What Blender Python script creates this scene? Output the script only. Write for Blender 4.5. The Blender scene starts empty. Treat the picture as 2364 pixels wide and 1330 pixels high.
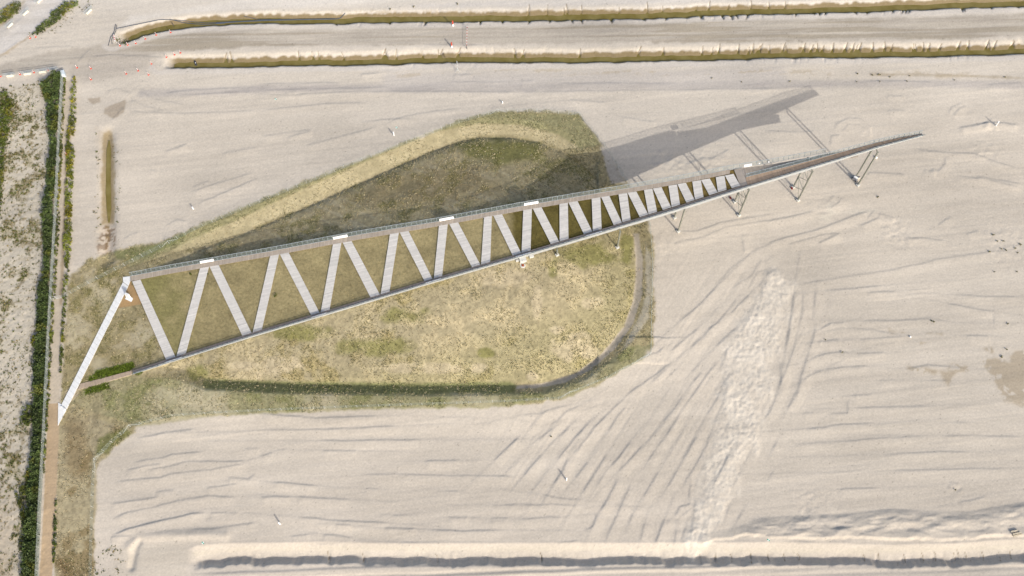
import bpy, math, random
import numpy as np

random.seed(7)
RNG = np.random.RandomState(11)
SC = bpy.context.scene
COL = SC.collection

# ------------------------------------------------------------------ camera
H_CAM = 270.0                       # drone height in metres
F_PX, PW, PH = 2300.0, 2364.0, 1330.0
NAD = (1220.0, 1680.0)              # where the plumb line under the drone falls, in photo pixels
_dx, _dy = NAD[0] - 1182.0, NAD[1] - 665.0
_D = math.hypot(_dx, _dy)
TH = math.atan2(_D, F_PX)
DN = (_dx / _D, _dy / _D)
RT = (DN[1], -DN[0])
CT, ST = math.cos(TH), math.sin(TH)

from mathutils import Matrix, Vector
cam_d = bpy.data.cameras.new('camera')
cam = bpy.data.objects.new('camera', cam_d)
COL.objects.link(cam)
R0 = Vector((1, 0, 0)); U0 = Vector((0, CT, ST)); B0 = Vector((0, -ST, CT))
right = RT[0] * R0 - DN[0] * U0
up = -RT[1] * R0 + DN[1] * U0
M = Matrix.Identity(4)
for i in range(3):
    M[i][0] = right[i]; M[i][1] = up[i]; M[i][2] = B0[i]
M[2][3] = H_CAM
cam.matrix_world = M
cam_d.sensor_width = 36.0
cam_d.lens = 36.0 * F_PX / PW
cam_d.clip_start = 1.0
cam_d.clip_end = 8000.0
SC.camera = cam

# ------------------------------------------------------------------ sky and sun
SUN_AZ = math.radians(123.1)        # direction in which shadows run on the ground
SHC = 1.70                          # shadow length per metre of height
ELEV = math.atan(1.0 / SHC)
SD = (math.cos(SUN_AZ), math.sin(SUN_AZ))
world = bpy.data.worlds.new('World')
SC.world = world
world.use_nodes = True
wn = world.node_tree
wn.nodes.clear()
sky = wn.nodes.new('ShaderNodeTexSky')
sky.sky_type = 'NISHITA'
sky.sun_disc = False
sky.sun_elevation = ELEV
sky.sun_rotation = math.atan2(-SD[0], -SD[1])
sky.air_density = 1.0
sky.dust_density = 4.0
sky.ozone_density = 1.0
bg = wn.nodes.new('ShaderNodeBackground')
bg.inputs[1].default_value = 0.142
wo = wn.nodes.new('ShaderNodeOutputWorld')
wn.links.new(sky.outputs[0], bg.inputs[0])
wn.links.new(bg.outputs[0], wo.inputs[0])
sun_d = bpy.data.lights.new('sun', 'SUN')
sun_d.energy = 2.55
sun_d.angle = math.radians(0.5)
sun_d.color = (1.0, 0.95, 0.88)
sun = bpy.data.objects.new('sun', sun_d)
COL.objects.link(sun)
sdir = Vector((SD[0] * math.cos(ELEV), SD[1] * math.cos(ELEV), -math.sin(ELEV)))
sun.rotation_euler = sdir.to_track_quat('-Z', 'Y').to_euler()
SC.view_settings.view_transform = 'Standard'
SC.view_settings.look = 'None'
SC.view_settings.gamma = 1.0
SC.view_settings.use_curve_mapping = False
SC.view_settings.exposure = 0.47

# ------------------------------------------------------------------ surveying: photo pixel <-> metres
def unproj(px, py, h=0.0):
    qx, qy = px - 1182.0, py - 665.0
    u = qx * RT[0] + qy * RT[1]
    v = qx * DN[0] + qy * DN[1]
    t = (H_CAM - h) / (F_PX * CT + v * ST)
    return u * t, (F_PX * ST - v * CT) * t

def proj(X, Y, Z):
    dz = H_CAM - Z
    zc = Y * ST + dz * CT
    v = (-Y * CT + dz * ST) / zc * F_PX
    u = X / zc * F_PX
    return 1182.0 + u * RT[0] + v * DN[0], 665.0 + u * RT[1] + v * DN[1]

PA, PB, PC = 8.85637, 0.08940, 0.01368     # the inclined plane of the ramp deck
def plane(X, Y): return PA + PB * X + PC * Y

def deck(px, py, off=0.0):
    m = 5.0
    for _ in range(40):
        w = unproj(px, py, m)
        m += (plane(*w) + off - m) * 0.9
    return Vector((w[0], w[1], m))

def W2(pts, h=0.0): return np.array([unproj(p[0], p[1], h) for p in pts])

def lin(c):
    return tuple(((x / 255.0) / 12.92 if x <= 10 else (((x / 255.0) + 0.055) / 1.055) ** 2.4) for x in c)
ALB = 0.72
def A(r, g, b): return np.array(lin((r, g, b))) * ALB

# ------------------------------------------------------------------ materials
def principled(name, rough=0.8, spec=0.3):
    m = bpy.data.materials.new(name)
    m.use_nodes = True
    nt = m.node_tree
    b = nt.nodes['Principled BSDF']
    b.inputs['Roughness'].default_value = rough
    b.inputs['Specular IOR Level'].default_value = spec
    return m, nt, b

def mat(name, rgb, rough=0.7, var=0.12, scale=2.0, metal=0.0, spec=0.3, attr=None, bump=0.0, bscale=4.0):
    m, nt, b = principled(name, rough, spec)
    b.inputs['Metallic'].default_value = metal
    tc = nt.nodes.new('ShaderNodeTexCoord')
    nz = nt.nodes.new('ShaderNodeTexNoise')
    nz.inputs['Scale'].default_value = scale
    nz.inputs['Detail'].default_value = 6.0
    nt.links.new(tc.outputs['Object'], nz.inputs['Vector'])
    mr = nt.nodes.new('ShaderNodeMapRange')
    mr.inputs['From Min'].default_value = 0.3
    mr.inputs['From Max'].default_value = 0.7
    mr.inputs['To Min'].default_value = 1.0 - var
    mr.inputs['To Max'].default_value = 1.0 + var
    nt.links.new(nz.outputs['Fac'], mr.inputs['Value'])
    mx = nt.nodes.new('ShaderNodeVectorMath')
    mx.operation = 'SCALE'
    if attr:
        at = nt.nodes.new('ShaderNodeAttribute')
        at.attribute_name = attr
        nt.links.new(at.outputs['Color'], mx.inputs[0])
    else:
        mx.inputs[0].default_value = rgb
    nt.links.new(mr.outputs['Result'], mx.inputs['Scale'])
    nt.links.new(mx.outputs['Vector'], b.inputs['Base Color'])
    if bump > 0:
        nb = nt.nodes.new('ShaderNodeTexNoise')
        nb.inputs['Scale'].default_value = bscale
        nb.inputs['Detail'].default_value = 5.0
        nt.links.new(tc.outputs['Object'], nb.inputs['Vector'])
        bp = nt.nodes.new('ShaderNodeBump')
        bp.inputs['Strength'].default_value = 1.0
        bp.inputs['Distance'].default_value = bump
        nt.links.new(nb.outputs['Fac'], bp.inputs['Height'])
        nt.links.new(bp.outputs['Normal'], b.inputs['Normal'])
    return m

MT = {}
MT['ground'] = mat('sandy_ground', None, 0.95, 0.06, 1.6, attr='albedo', spec=0.12, bump=0.045, bscale=1.7)
MT['grass'] = mat('grass_blades', None, 0.8, 0.15, 0.8, attr='albedo', spec=0.15)
MT['leaf'] = mat('leaves', None, 0.6, 0.18, 0.7, attr='albedo', spec=0.3)
MT['boards'] = mat('weathered_boards', None, 0.8, 0.06, 1.2, attr='albedo', spec=0.2)
MT['planting'] = mat('planted_surface', None, 0.95, 0.18, 1.4, attr='albedo', spec=0.1, bump=0.08, bscale=2.0)
MT['steel'] = mat('pale_grey_steel', (0.36, 0.375, 0.375), 0.5, 0.05, 0.8, spec=0.4)
MT['rail'] = mat('galvanised_rail', (0.34, 0.37, 0.38), 0.5, 0.08, 1.0, spec=0.4)
MT['mesh'] = mat('galvanised_mesh', (0.20, 0.24, 0.24), 0.55, 0.1, 1.0, spec=0.3)
MT['legsteel'] = mat('olive_grey_leg_steel', (0.21, 0.215, 0.18), 0.5, 0.1, 1.0, spec=0.4)
MT['white'] = mat('white_paint', (0.80, 0.80, 0.78), 0.45, 0.04, 1.0)
MT['conc'] = mat('pale_concrete', (0.52, 0.52, 0.49), 0.85, 0.08, 1.4, bump=0.01)
MT['wconc'] = mat('white_concrete', (0.66, 0.67, 0.66), 0.8, 0.05, 1.0, bump=0.004)
MT['cream'] = mat('cream_concrete', (0.66, 0.63, 0.53), 0.85, 0.08, 1.0)
MT['red'] = mat('red_plastic', (0.55, 0.085, 0.05), 0.5, 0.08, 3.0)
MT['darkred'] = mat('dark_red_metal', (0.24, 0.04, 0.03), 0.6, 0.15, 3.0)
MT['rust'] = mat('rusted_iron', (0.25, 0.065, 0.025), 0.85, 0.2, 3.0)
MT['dark'] = mat('dark_rubber', (0.05, 0.05, 0.055), 0.7, 0.1, 3.0)
MT['hose'] = mat('blue_grey_hose', (0.07, 0.085, 0.11), 0.6, 0.1, 1.0)
MT['fence'] = mat('green_grey_fence_wire', (0.30, 0.35, 0.32), 0.6, 0.1, 1.0)
MT['fpost'] = mat('galvanised_post', (0.55, 0.57, 0.56), 0.5, 0.1, 1.0)
MT['cab'] = mat('pale_blue_grey_plastic', (0.55, 0.62, 0.66), 0.5, 0.05, 1.0)
MT['green'] = mat('green_marker_paint', (0.02, 0.35, 0.22), 0.5, 0.05, 1.0)
MT['wood'] = mat('raw_timber', (0.50, 0.44, 0.33), 0.8, 0.12, 2.0)
MT['grey'] = mat('grey_machine_paint', (0.28, 0.29, 0.31), 0.5, 0.1, 2.0)
m, nt, b = principled('olive_ditch_water', 0.22, 0.4)
MT['water'] = m
_nz = nt.nodes.new('ShaderNodeTexNoise'); _nz.inputs['Scale'].default_value = 0.35; _nz.inputs['Detail'].default_value = 5
_tc = nt.nodes.new('ShaderNodeTexCoord'); nt.links.new(_tc.outputs['Object'], _nz.inputs['Vector'])
_cr = nt.nodes.new('ShaderNodeValToRGB')
_cr.color_ramp.elements[0].position = 0.32; _cr.color_ramp.elements[0].color = (0.150, 0.118, 0.026, 1)
_cr.color_ramp.elements[1].position = 0.68; _cr.color_ramp.elements[1].color = (0.205, 0.168, 0.055, 1)
nt.links.new(_nz.outputs['Fac'], _cr.inputs[0]); nt.links.new(_cr.outputs[0], b.inputs['Base Color'])

# ------------------------------------------------------------------ mesh helpers
class MB:
    def __init__(self): self.v = []; self.f = []; self.c = []
    def add(self, vs, fs, col=None):
        n = len(self.v)
        self.v += [tuple(p) for p in vs]
        self.f += [tuple(i + n for i in f) for f in fs]
        self.c += [tuple(col) if col is not None else (1, 1, 1)] * len(vs)
    def hexa(self, lo, hi, col=None):
        n = len(lo)
        fs = [tuple(range(n - 1, -1, -1)), tuple(range(n, 2 * n))]
        fs += [(i, (i + 1) % n, n + (i + 1) % n, n + i) for i in range(n)]
        self.add(list(lo) + list(hi), fs, col)
    def box(self, c, s, rz=0.0, col=None):
        ca, sa = math.cos(rz), math.sin(rz)
        q = [(-1, -1), (1, -1), (1, 1), (-1, 1)]
        def p(a, z): return (c[0] + a[0] * s[0] / 2 * ca - a[1] * s[1] / 2 * sa, c[1] + a[0] * s[0] / 2 * sa + a[1] * s[1] / 2 * ca, z)
        self.hexa([p(a, c[2]) for a in q], [p(a, c[2] + s[2]) for a in q], col)
    def tube(self, p, q, r, n=6, r2=None, col=None):
        p = Vector(p); q = Vector(q); d = (q - p)
        if d.length < 1e-6: return
        d.normalize()
        a = d.orthogonal().normalized(); b = d.cross(a)
        r2 = r if r2 is None else r2
        lo = [p + (a * math.cos(2 * math.pi * i / n) + b * math.sin(2 * math.pi * i / n)) * r for i in range(n)]
        hi = [q + (a * math.cos(2 * math.pi * i / n) + b * math.sin(2 * math.pi * i / n)) * r2 for i in range(n)]
        self.hexa(lo, hi, col)
    def beam(self, p, q, w, h, col=None):
        p = Vector(p); q = Vector(q); d = (q - p).normalized()
        s = d.cross(Vector((0, 0, 1)))
        s = Vector((1, 0, 0)) if s.length < 1e-3 else s.normalized()
        u = s.cross(d)
        o = [s * (-w / 2) + u * (-h / 2), s * (w / 2) + u * (-h / 2), s * (w / 2) + u * (h / 2), s * (-w / 2) + u * (h / 2)]
        self.hexa([p + x for x in o], [q + x for x in o], col)
    def lathe(self, c, prof, n=10, col=None):
        vs = []; fs = []
        for r, z in prof:
            vs += [(c[0] + r * math.cos(2 * math.pi * i / n), c[1] + r * math.sin(2 * math.pi * i / n), c[2] + z) for i in range(n)]
        for k in range(len(prof) - 1):
            fs += [(k * n + i, k * n + (i + 1) % n, (k + 1) * n + (i + 1) % n, (k + 1) * n + i) for i in range(n)]
        fs.append(tuple(range(n - 1, -1, -1)))
        fs.append(tuple((len(prof) - 1) * n + i for i in range(n)))
        self.add(vs, fs, col)
    def ribbon(self, a, b, col=None):
        pass

def link(name, me, parent=None, loc=None):
    o = bpy.data.objects.new(name, me)
    COL.objects.link(o)
    if parent is not None: o.parent = parent
    if loc is not None: o.location = loc
    return o

def build(name, mb, m, parent=None, smooth=False, loc=None):
    me = bpy.data.meshes.new(name)
    me.from_pydata(mb.v, [], mb.f)
    ca = me.color_attributes.new('albedo', 'FLOAT_COLOR', 'POINT')
    arr = np.ones((len(mb.v), 4), np.float32); arr[:, :3] = np.array(mb.c, np.float32).reshape(-1, 3)
    ca.data.foreach_set('color', arr.ravel())
    if smooth: me.polygons.foreach_set('use_smooth', [True] * len(me.polygons))
    me.materials.append(m)
    me.update()
    if parent is not None and loc is None:
        # vertices are given in world metres: store them relative to the thing's base
        off = parent.matrix_basis.translation.copy()
        pp = parent.parent
        while pp is not None:
            off += pp.matrix_basis.translation; pp = pp.parent
        me.transform(Matrix.Translation(-off))
    return link(name, me, parent, loc)

def quick_mesh(name, V, F, C, m, parent=None, smooth=False, k=3):
    """big triangle / quad meshes from numpy arrays"""
    me = bpy.data.meshes.new(name)
    me.vertices.add(len(V)); me.vertices.foreach_set('co', V.astype(np.float32).ravel())
    me.loops.add(F.size); me.loops.foreach_set('vertex_index', F.astype(np.int32).ravel())
    me.polygons.add(len(F))
    me.polygons.foreach_set('loop_start', np.arange(0, F.size, k, dtype=np.int32))
    me.polygons.foreach_set('loop_total', np.full(len(F), k, np.int32))
    if smooth: me.polygons.foreach_set('use_smooth', np.ones(len(F), bool))
    ca = me.color_attributes.new('albedo', 'FLOAT_COLOR', 'POINT')
    arr = np.ones((len(V), 4), np.float32); arr[:, :3] = C
    ca.data.foreach_set('color', arr.ravel())
    me.materials.append(m)
    me.update(calc_edges=True)
    me.validate()
    if parent is not None: me.transform(Matrix.Translation(-parent.matrix_basis.translation))
    return link(name, me, parent)

def tag(o, label=None, cat=None, group=None, kind=None):
    if label: o['label'] = label
    if cat: o['category'] = cat
    if group: o['group'] = group
    if kind: o['kind'] = kind
    return o

def thing(name, loc, label, cat, group=None, rz=0.0):
    o = bpy.data.objects.new(name, None)
    COL.objects.link(o)
    o.location = loc; o.rotation_euler = (0, 0, rz)
    o.empty_display_size = 0.3
    return tag(o, label, cat, group)

def copy_tree(o, parent=None):
    c = o.copy(); COL.objects.link(c)
    if parent is not None: c.parent = parent
    for ch in list(o.children): copy_tree(ch, c)
    return c

# ------------------------------------------------------------------ terrain grid
G = 0.30
X0, X1, Y0, Y1 = -194.0, 194.0, 18.0, 250.0
NX = int((X1 - X0) / G) + 1
xs = X0 + np.arange(NX) * G
_y = [Y0]
while _y[-1] < Y1: _y.append(_y[-1] + 0.245 + 0.16 * (_y[-1] - Y0) / (Y1 - Y0))
ys = np.array(_y); NY = len(ys); Y1 = float(ys[-1])
def jy(v): return float(np.interp(v, ys, np.arange(NY)))
XX, YY = np.meshgrid(xs, ys)            # [NY, NX]
Z = np.zeros_like(XX)

def vnoise(x, y, seed=0):
    r = np.random.RandomState(seed).rand(256, 256)
    xi = np.floor(x).astype(int); yi = np.floor(y).astype(int)
    fx = x - xi; fy = y - yi
    fx = fx * fx * (3 - 2 * fx); fy = fy * fy * (3 - 2 * fy)
    a = r[yi & 255, xi & 255]; b_ = r[yi & 255, (xi + 1) & 255]
    c = r[(yi + 1) & 255, xi & 255]; d = r[(yi + 1) & 255, (xi + 1) & 255]
    return (a * (1 - fx) + b_ * fx) * (1 - fy) + (c * (1 - fx) + d * fx) * fy - 0.5

def fbm(x, y, seed=0, o=4, iso=None):
    if iso is None: iso = abs(float(np.max(x) - np.min(x)) / max(1e-6, float(np.max(y) - np.min(y))) - 1.65) < 0.75
    s = 0; a = 1.0
    for i in range(o):
        ca, sa = math.cos(0.62 * i), math.sin(0.62 * i)
        if iso: x_, y_ = x * ca + y * sa, -x * sa + y * ca
        else: x_, y_ = x, y
        s = s + a * vnoise(x_ * 2 ** i + 17.3 * i, y_ * 2 ** i + 31.7 * i, seed + i)
        a *= 0.5
    return s

def rot(x, y, deg):
    c, s = math.cos(math.radians(deg)), math.sin(math.radians(deg))
    return x * c + y * s, -x * s + y * c

def seg_dist(pts, R, x=None, y=None):
    """distance field in a window round a polyline: window slices, distance, signed side, arc length, total"""
    pts = np.asarray(pts, float)
    i0 = max(0, int((pts[:, 0].min() - R - X0) / G)); i1 = min(NX, int((pts[:, 0].max() + R - X0) / G) + 2)
    j0 = max(0, int(jy(pts[:, 1].min() - R))); j1 = min(NY, int(jy(pts[:, 1].max() + R)) + 2)
    if i1 <= i0 or j1 <= j0: return None
    gx = XX[j0:j1, i0:i1]; gy = YY[j0:j1, i0:i1]
    D = np.full(gx.shape, 1e9); S = np.zeros(gx.shape); T = np.zeros(gx.shape)
    acc = 0.0
    for k in range(len(pts) - 1):
        a, b_ = pts[k], pts[k + 1]
        L = math.hypot(*(b_ - a))
        if L < 1e-6: continue
        u = (b_ - a) / L
        m0 = max(0, int((min(a[0], b_[0]) - R - X0) / G) - i0); m1 = min(i1 - i0, int((max(a[0], b_[0]) + R - X0) / G) + 2 - i0)
        n0 = max(0, int(jy(min(a[1], b_[1]) - R)) - j0); n1 = min(j1 - j0, int(jy(max(a[1], b_[1]) + R)) + 2 - j0)
        if m1 <= m0 or n1 <= n0:
            acc += L; continue
        x_ = gx[n0:n1, m0:m1] - a[0]; y_ = gy[n0:n1, m0:m1] - a[1]
        t = np.clip(x_ * u[0] + y_ * u[1], 0, L)
        d = np.hypot(x_ - u[0] * t, y_ - u[1] * t)
        s = u[0] * y_ - u[1] * x_
        w = d < D[n0:n1, m0:m1]
        D[n0:n1, m0:m1][w] = d[w]; S[n0:n1, m0:m1][w] = s[w]; T[n0:n1, m0:m1][w] = (acc + t)[w]
        acc += L
    return (slice(j0, j1), slice(i0, i1)), D, S, T, acc

def inside(poly, x, y):
    poly = np.asarray(poly, float)
    r = np.zeros(x.shape, bool)
    n = len(poly)
    for i in range(n):
        ax, ay = poly[i]; bx, by = poly[(i + 1) % n]
        if ay == by: continue
        c = ((ay > y) != (by > y)) & (x < (bx - ax) * (y - ay) / (by - ay) + ax)
        r ^= c
    return r

def smooth(a, e0, e1):
    t = np.clip((a - e0) / (e1 - e0), 0, 1)
    return t * t * (3 - 2 * t)

def pdist(pts, x, y):
    """plain distance to a polyline for arbitrary arrays"""
    D = np.full(np.shape(x), 1e9)
    for k in range(len(pts) - 1):
        a = pts[k]; b_ = pts[k + 1]
        L2 = (b_[0] - a[0]) ** 2 + (b_[1] - a[1]) ** 2
        if L2 == 0: continue
        t = np.clip(((x - a[0]) * (b_[0] - a[0]) + (y - a[1]) * (b_[1] - a[1])) / L2, 0, 1)
        D = np.minimum(D, np.hypot(x - a[0] - t * (b_[0] - a[0]), y - a[1] - t * (b_[1] - a[1])))
    return D

# --- ramp outline on plan (deck edges, measured on the inclined plane)
N_EDGE = [(301.3, 638), (400, 619.4), (430, 614.3), (621.7, 581), (730, 560.6), (830, 542), (1014, 511.5), (1200, 477), (1327.8, 455.5), (1430, 438.5), (1583, 411.8), (1685.7, 391.3), (1714, 387)]
S_EDGE = [(306.8, 862), (384.7, 836.4), (600, 768.6), (720, 733), (878.6, 685.6), (981, 654.5), (1200, 590.8), (1353, 545.5), (1517, 496), (1583.5, 475.5), (1724, 430.5), (1850, 392), (1939.5, 365.2), (2026.4, 338.6), (2131, 311)]
NE3 = [deck(*p) for p in N_EDGE]; SE3 = [deck(*p) for p in S_EDGE]
NE2 = np.array([(p.x, p.y) for p in NE3]); SE2 = np.array([(p.x, p.y) for p in SE3])
wedge = np.vstack([NE2, SE2[:11][::-1]])
MX = 3.0                                     # the earth mound carries the ramp as far as here
def y_on(line, x): return np.interp(x, line[:, 0], line[:, 1])

# --- foot of the earth mound and crest of the bank round it
FOOT = [(300, 634), (330, 622), (420, 592), (480, 566), (560, 537), (700, 478), (850, 412), (1000, 346), (1060, 325), (1110, 314), (1180, 314), (1250, 327), (1300, 349), (1345, 380), (1400, 440), (1450, 505), (1468, 560), (1470, 620), (1466, 690), (1440, 755), (1400, 808), (1340, 853), (1250, 884), (1000, 888), (700, 884), (480, 874), (430, 852), (380, 845), (306, 864)]
FT = W2(FOOT)
CREST_N = W2([(395, 573), (440, 548), (560, 500), (700, 433), (850, 368), (1000, 303), (1105, 284), (1200, 289), (1290, 312), (1335, 345), (1392, 395)])
mound_core = np.vstack([[p for p in NE2 if p[0] < MX], [[MX, y_on(NE2, MX)], [MX + 4, y_on(SE2, MX + 4)]], [p for p in SE2[::-1] if p[0] < MX + 4]])
in_foot = inside(FT, XX, YY)
in_core = inside(mound_core, XX, YY)
sub = (slice(int(jy(24)), int(jy(215))), slice(int((-130 - X0) / G), int((60 - X0) / G)))
gx, gy = XX[sub], YY[sub]
dF = pdist(np.vstack([FT, FT[:1]]), gx, gy)
dC = pdist(np.vstack([mound_core, mound_core[:1]]), gx, gy)
nz_edge = np.interp(gx, [-115, -93, -76, -58, -44, -24, -8, 3, 30], [0.0, 0.1, 0.7, 3.6, 5.8, 7.9, 8.6, 8.4, 8.0])
sz_edge = np.clip(plane(gx, gy) - 1.2, 0.0, 9.2)
side = smooth(gy - (y_on(NE2, gx) + y_on(SE2, gx)) / 2, -6, 6)
ez = sz_edge * (1 - side) + nz_edge * side
t = dF / np.maximum(dF + dC, 1e-3)
prof = t * 0.75 + 0.25 * t * t * (3 - 2 * t)
zm = ez * prof + 0.25 * fbm(gx / 6, gy / 6, 5) * np.clip(t * 4, 0, 1) * np.clip((1 - t) * 4, 0, 1)
zs = Z[sub]
zs[in_foot[sub]] = zm[in_foot[sub]]
s1a, s1b = deck(305, 650), deck(384, 831)
west = ((s1b.x - s1a.x) * (gy - s1a.y) - (s1b.y - s1a.y) * (gx - s1a.x)) < 0
core_z = np.where(west, plane(gx, gy) - 0.34, plane(gx, gy) - 1.3)
zs[in_core[sub]] = core_z[in_core[sub]]
Z[sub] = zs
# ditch at the foot of the mound with a bank outside it
out = ~in_foot[sub]
px0, py0 = proj(gx, gy, 0.0)
dep = 1.1
wN = 6.5; wS = 3.8
is_e = (px0 > 1380) & (py0 > 430)
wl = np.where(py0 > 780, wS, wN)
wl = np.where(is_e & (py0 < 840), 4.6, wl)
dep = np.where(px0 > 1380, 0.5, 1.1)
crest_h = np.where(py0 > 780, 0.75, 0.35)
ring = np.interp(dF / wl, [0, 0.12, 1.0, 1.35, 2.6, 4.0], [0, 0, 1, 1, 0.45, 0.0])
left_fade = smooth(px0, 330, 470)
bank = (-dep * (1 - np.clip(dF / wl, 0, 1)) + crest_h * ring * 1.0) * left_fade
zs = Z[sub]
zs[out] += bank[out]
Z[sub] = zs
inner = in_foot[sub] & ~in_core[sub]
zs = Z[sub]
zs[inner] += (-dep * np.exp(-dF / 1.6) * left_fade)[inner]
Z[sub] = zs

# --- general unevenness of the bulldozed sand
Z += 0.10 * fbm(XX / 14, YY / 14, 40, 3)
rx, ry = rot(XX, YY, 4)
zone_fan = smooth(pdist(W2([(1300, 1000), (1560, 900), (1700, 760)]), XX, YY), 45, 8)
rough = 0.034 * fbm(rx / 24, ry / 0.75, 51, 3) * (1 - zone_fan)
rough += 0.05 * np.clip(vnoise(rx / 26, ry / 1.6, 53) * 3 - 0.75, 0, 1) * (1 - zone_fan)
fx_, fy_ = rot(XX, YY, 54)
rough += 0.05 * fbm(fx_ / 22, fy_ / 0.8, 52, 3) * zone_fan
keep = (~in_foot).astype(float)
Z += rough * keep

# --- ditches with water (axis, half widths)
D1 = W2([(262, 96), (295, 88), (335, 72), (380, 62), (450, 52.5), (600, 46), (900, 43), (1200, 39), (1500, 33), (1800, 23), (2100, 14), (2300, 7), (2480, 1)])
D2 = W2([(372, 150), (400, 148), (600, 145.5), (900, 139), (1060, 135.5), (1330, 135), (1500, 131.5), (1800, 126), (2100, 121.5), (2480, 114)])
def ditch(pts, wn, ws, depth, nfl=0.7):
    sl, D, S, T, L = seg_dist(pts, 9)
    wob = 0.9 * vnoise(T / 6.0, T * 0, 60) + 0.6 * vnoise(T / 1.9, T * 0, 61)
    s = np.where(S > 0, D, -D) + wob * 0.6
    p = np.interp(s, [-ws - 0.5, -ws, -nfl, nfl, wn, wn + 0.8], [0, 0.02, 1, 1, 0.06, 0])
    endt = np.minimum(smooth(T, 0.0, 4.0), 1)
    # erosion gullies that cut the banks
    g = np.clip(vnoise(T / 0.9 + 0.25 * s, T * 0 + 3, 63) * 2.4 - 0.62, 0, 1) * smooth(vnoise(T / 11.0, T * 0, 64), -0.25, 0.3)
    gul = g * np.exp(-((s - wn * 0.85) / 1.2) ** 2) * 0.55
    g2 = np.clip(vnoise(T / 0.8 - 0.3 * s, T * 0 + 9, 65) * 2.4 - 0.68, 0, 1) * smooth(vnoise(T / 14.0, T * 0, 66), -0.2, 0.3)
    gul += g2 * np.exp(-((s + ws + 0.6) / 0.9) ** 2) * 0.5
    Z[sl] -= (depth * p) * endt + gul * smooth(T, 15, 40)
    return sl, s, T
d1 = ditch(D1, 3.3, 2.0, 1.2)
d2 = ditch(D2, 3.8, 1.9, 1.2)
# cracks washed into the banks
CRN = [519, 534, 690, 723, 735, 792, 885, 890, 915, 975, 1012, 1018, 1058, 1190, 1206, 1338, 1475, 1530, 1622, 1643, 1660, 1705, 1728, 1737, 1750, 1754, 1777, 1807, 1815, 1855, 1874, 1887, 1900, 1922, 1952, 1967, 1976, 1985, 2015, 2045, 2058, 2111, 2115, 2132, 2146, 2171, 2212, 2237, 2278, 2285, 2296, 2336, 2340]
CRS = [775, 900, 983, 1110, 1160, 1222, 1270, 1322, 1342, 1410, 1414, 1488, 1538, 1618, 1622, 1670, 1690, 1700, 1726, 1840, 1880, 1893, 1907, 1975, 2003, 2062, 2085, 2092, 2100, 2222, 2226, 2290, 2350]
CRT = [1220, 1263, 1303, 1310, 1342, 1430, 1495, 1530, 1605, 1636, 1680, 1735, 1776, 1813]
GROOVES = []
def groove(pts, w, d):
    GROOVES.append((pts, w))
    r_ = seg_dist(W2(pts), 1.6)
    if r_ is None: return
    sl, D, S, T, L = r_
    Z[sl] -= d * np.exp(-(D / w) ** 2) * smooth(L - T, -0.1, L * 0.6)
_r = random.Random(5)
d1p = [(262, 96), (295, 88), (335, 72), (380, 62), (450, 52.5), (600, 46), (900, 43), (1200, 39), (1500, 33), (1800, 23), (2100, 14), (2300, 7), (2480, 1)]
d2p = [(372, 150), (400, 148), (600, 145.5), (900, 139), (1060, 135.5), (1330, 135), (1500, 131.5), (1800, 126), (2100, 121.5), (2480, 114)]
yl = lambda l, x: float(np.interp(x, [p[0] for p in l], [p[1] for p in l]))
for x_ in CRN:
    y_ = yl(d2p, x_); k = _r.uniform(.6, 1.25); q = _r.uniform(-3, 7)
    groove([(x_, y_ - 5), (x_ + _r.uniform(-2, 2), y_ - 11), (x_ + q * .5, y_ - 11 - 7 * k), (x_ + q, y_ - 11 - 13 * k)], _r.uniform(.2, .42), _r.uniform(.45, .85))
for x_ in CRS:
    y_ = yl(d1p, x_); k = _r.uniform(.5, 1.3); q = _r.uniform(-4, 4)
    groove([(x_, y_ + 4), (x_ + _r.uniform(-2, 2), y_ + 9), (x_ + q, y_ + 9 + 8 * k)], _r.uniform(.22, .5), _r.uniform(.5, .9))
for x_ in CRT:
    y_ = yl(d1p, x_); k = _r.uniform(.6, 1.3); q = _r.uniform(-2, 6)
    groove([(x_, y_ - 5), (x_ + q * .4, y_ - 14 * k), (x_ + q, y_ - 24 * k)], _r.uniform(.18, .3), _r.uniform(.3, .55))
for x_ in [1010, 1250, 1620, 1655, 1690, 1735, 1775, 1812, 1845, 1996, 2030, 2090, 2132, 2160, 2205, 2213, 2232, 2270, 2310, 2335, 760, 840]:
    y_ = 1287 if x_ < 2150 else 1283
    groove([(x_, y_ + _r.uniform(6, 14)), (x_ + _r.uniform(-3, 1), y_ - 2), (x_ - 4, y_ - _r.uniform(6, 16))], .2, _r.uniform(.2, .5))
# dry swale on the left
D3 = W2([(250, 285), (249, 330), (249, 430), (250, 520), (249, 560), (245, 602)])
sl, D, S, T, L = seg_dist(D3, 8)
Z[sl] -= 0.95 * np.interp(D, [0, 0.6, 2.6, 3.6], [1, 0.9, 0.12, 0]) * smooth(T, 0, 6)
D4 = W2([(432, 1302), (460, 1291), (520, 1287), (600, 1286), (750, 1284), (900, 1287), (1100, 1287), (1300, 1286), (1500, 1286), (1750, 1285), (1900, 1287), (2050, 1291), (2200, 1288), (2300, 1281), (2480, 1272)])
sl, D, S, T, L = seg_dist(D4, 8)
wob = 0.45 * vnoise(T / 3.2, T * 0, 70) + 0.3 * vnoise(T / 1.2, T * 0, 71)
s = np.where(S > 0, D, -D)
p = np.interp(s, [-2.5, -2.1, -0.2, 0.25, 3.3, 3.9], [0.0, 0.03, 1.0, 1.0, 0.08, -0.05])
p2 = np.interp(s + wob * 1.9 * smooth(s, 2.4, 0.4), [-2.5, -2.1, -0.2, 0.25, 3.3, 3.9], [0.0, 0.03, 1.0, 1.0, 0.08, -0.1])
pp = np.where(D < 4.2, 0.12 * p + 0.88 * p2, 0)
edge4 = smooth(D, 4.2, 3.2)
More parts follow.
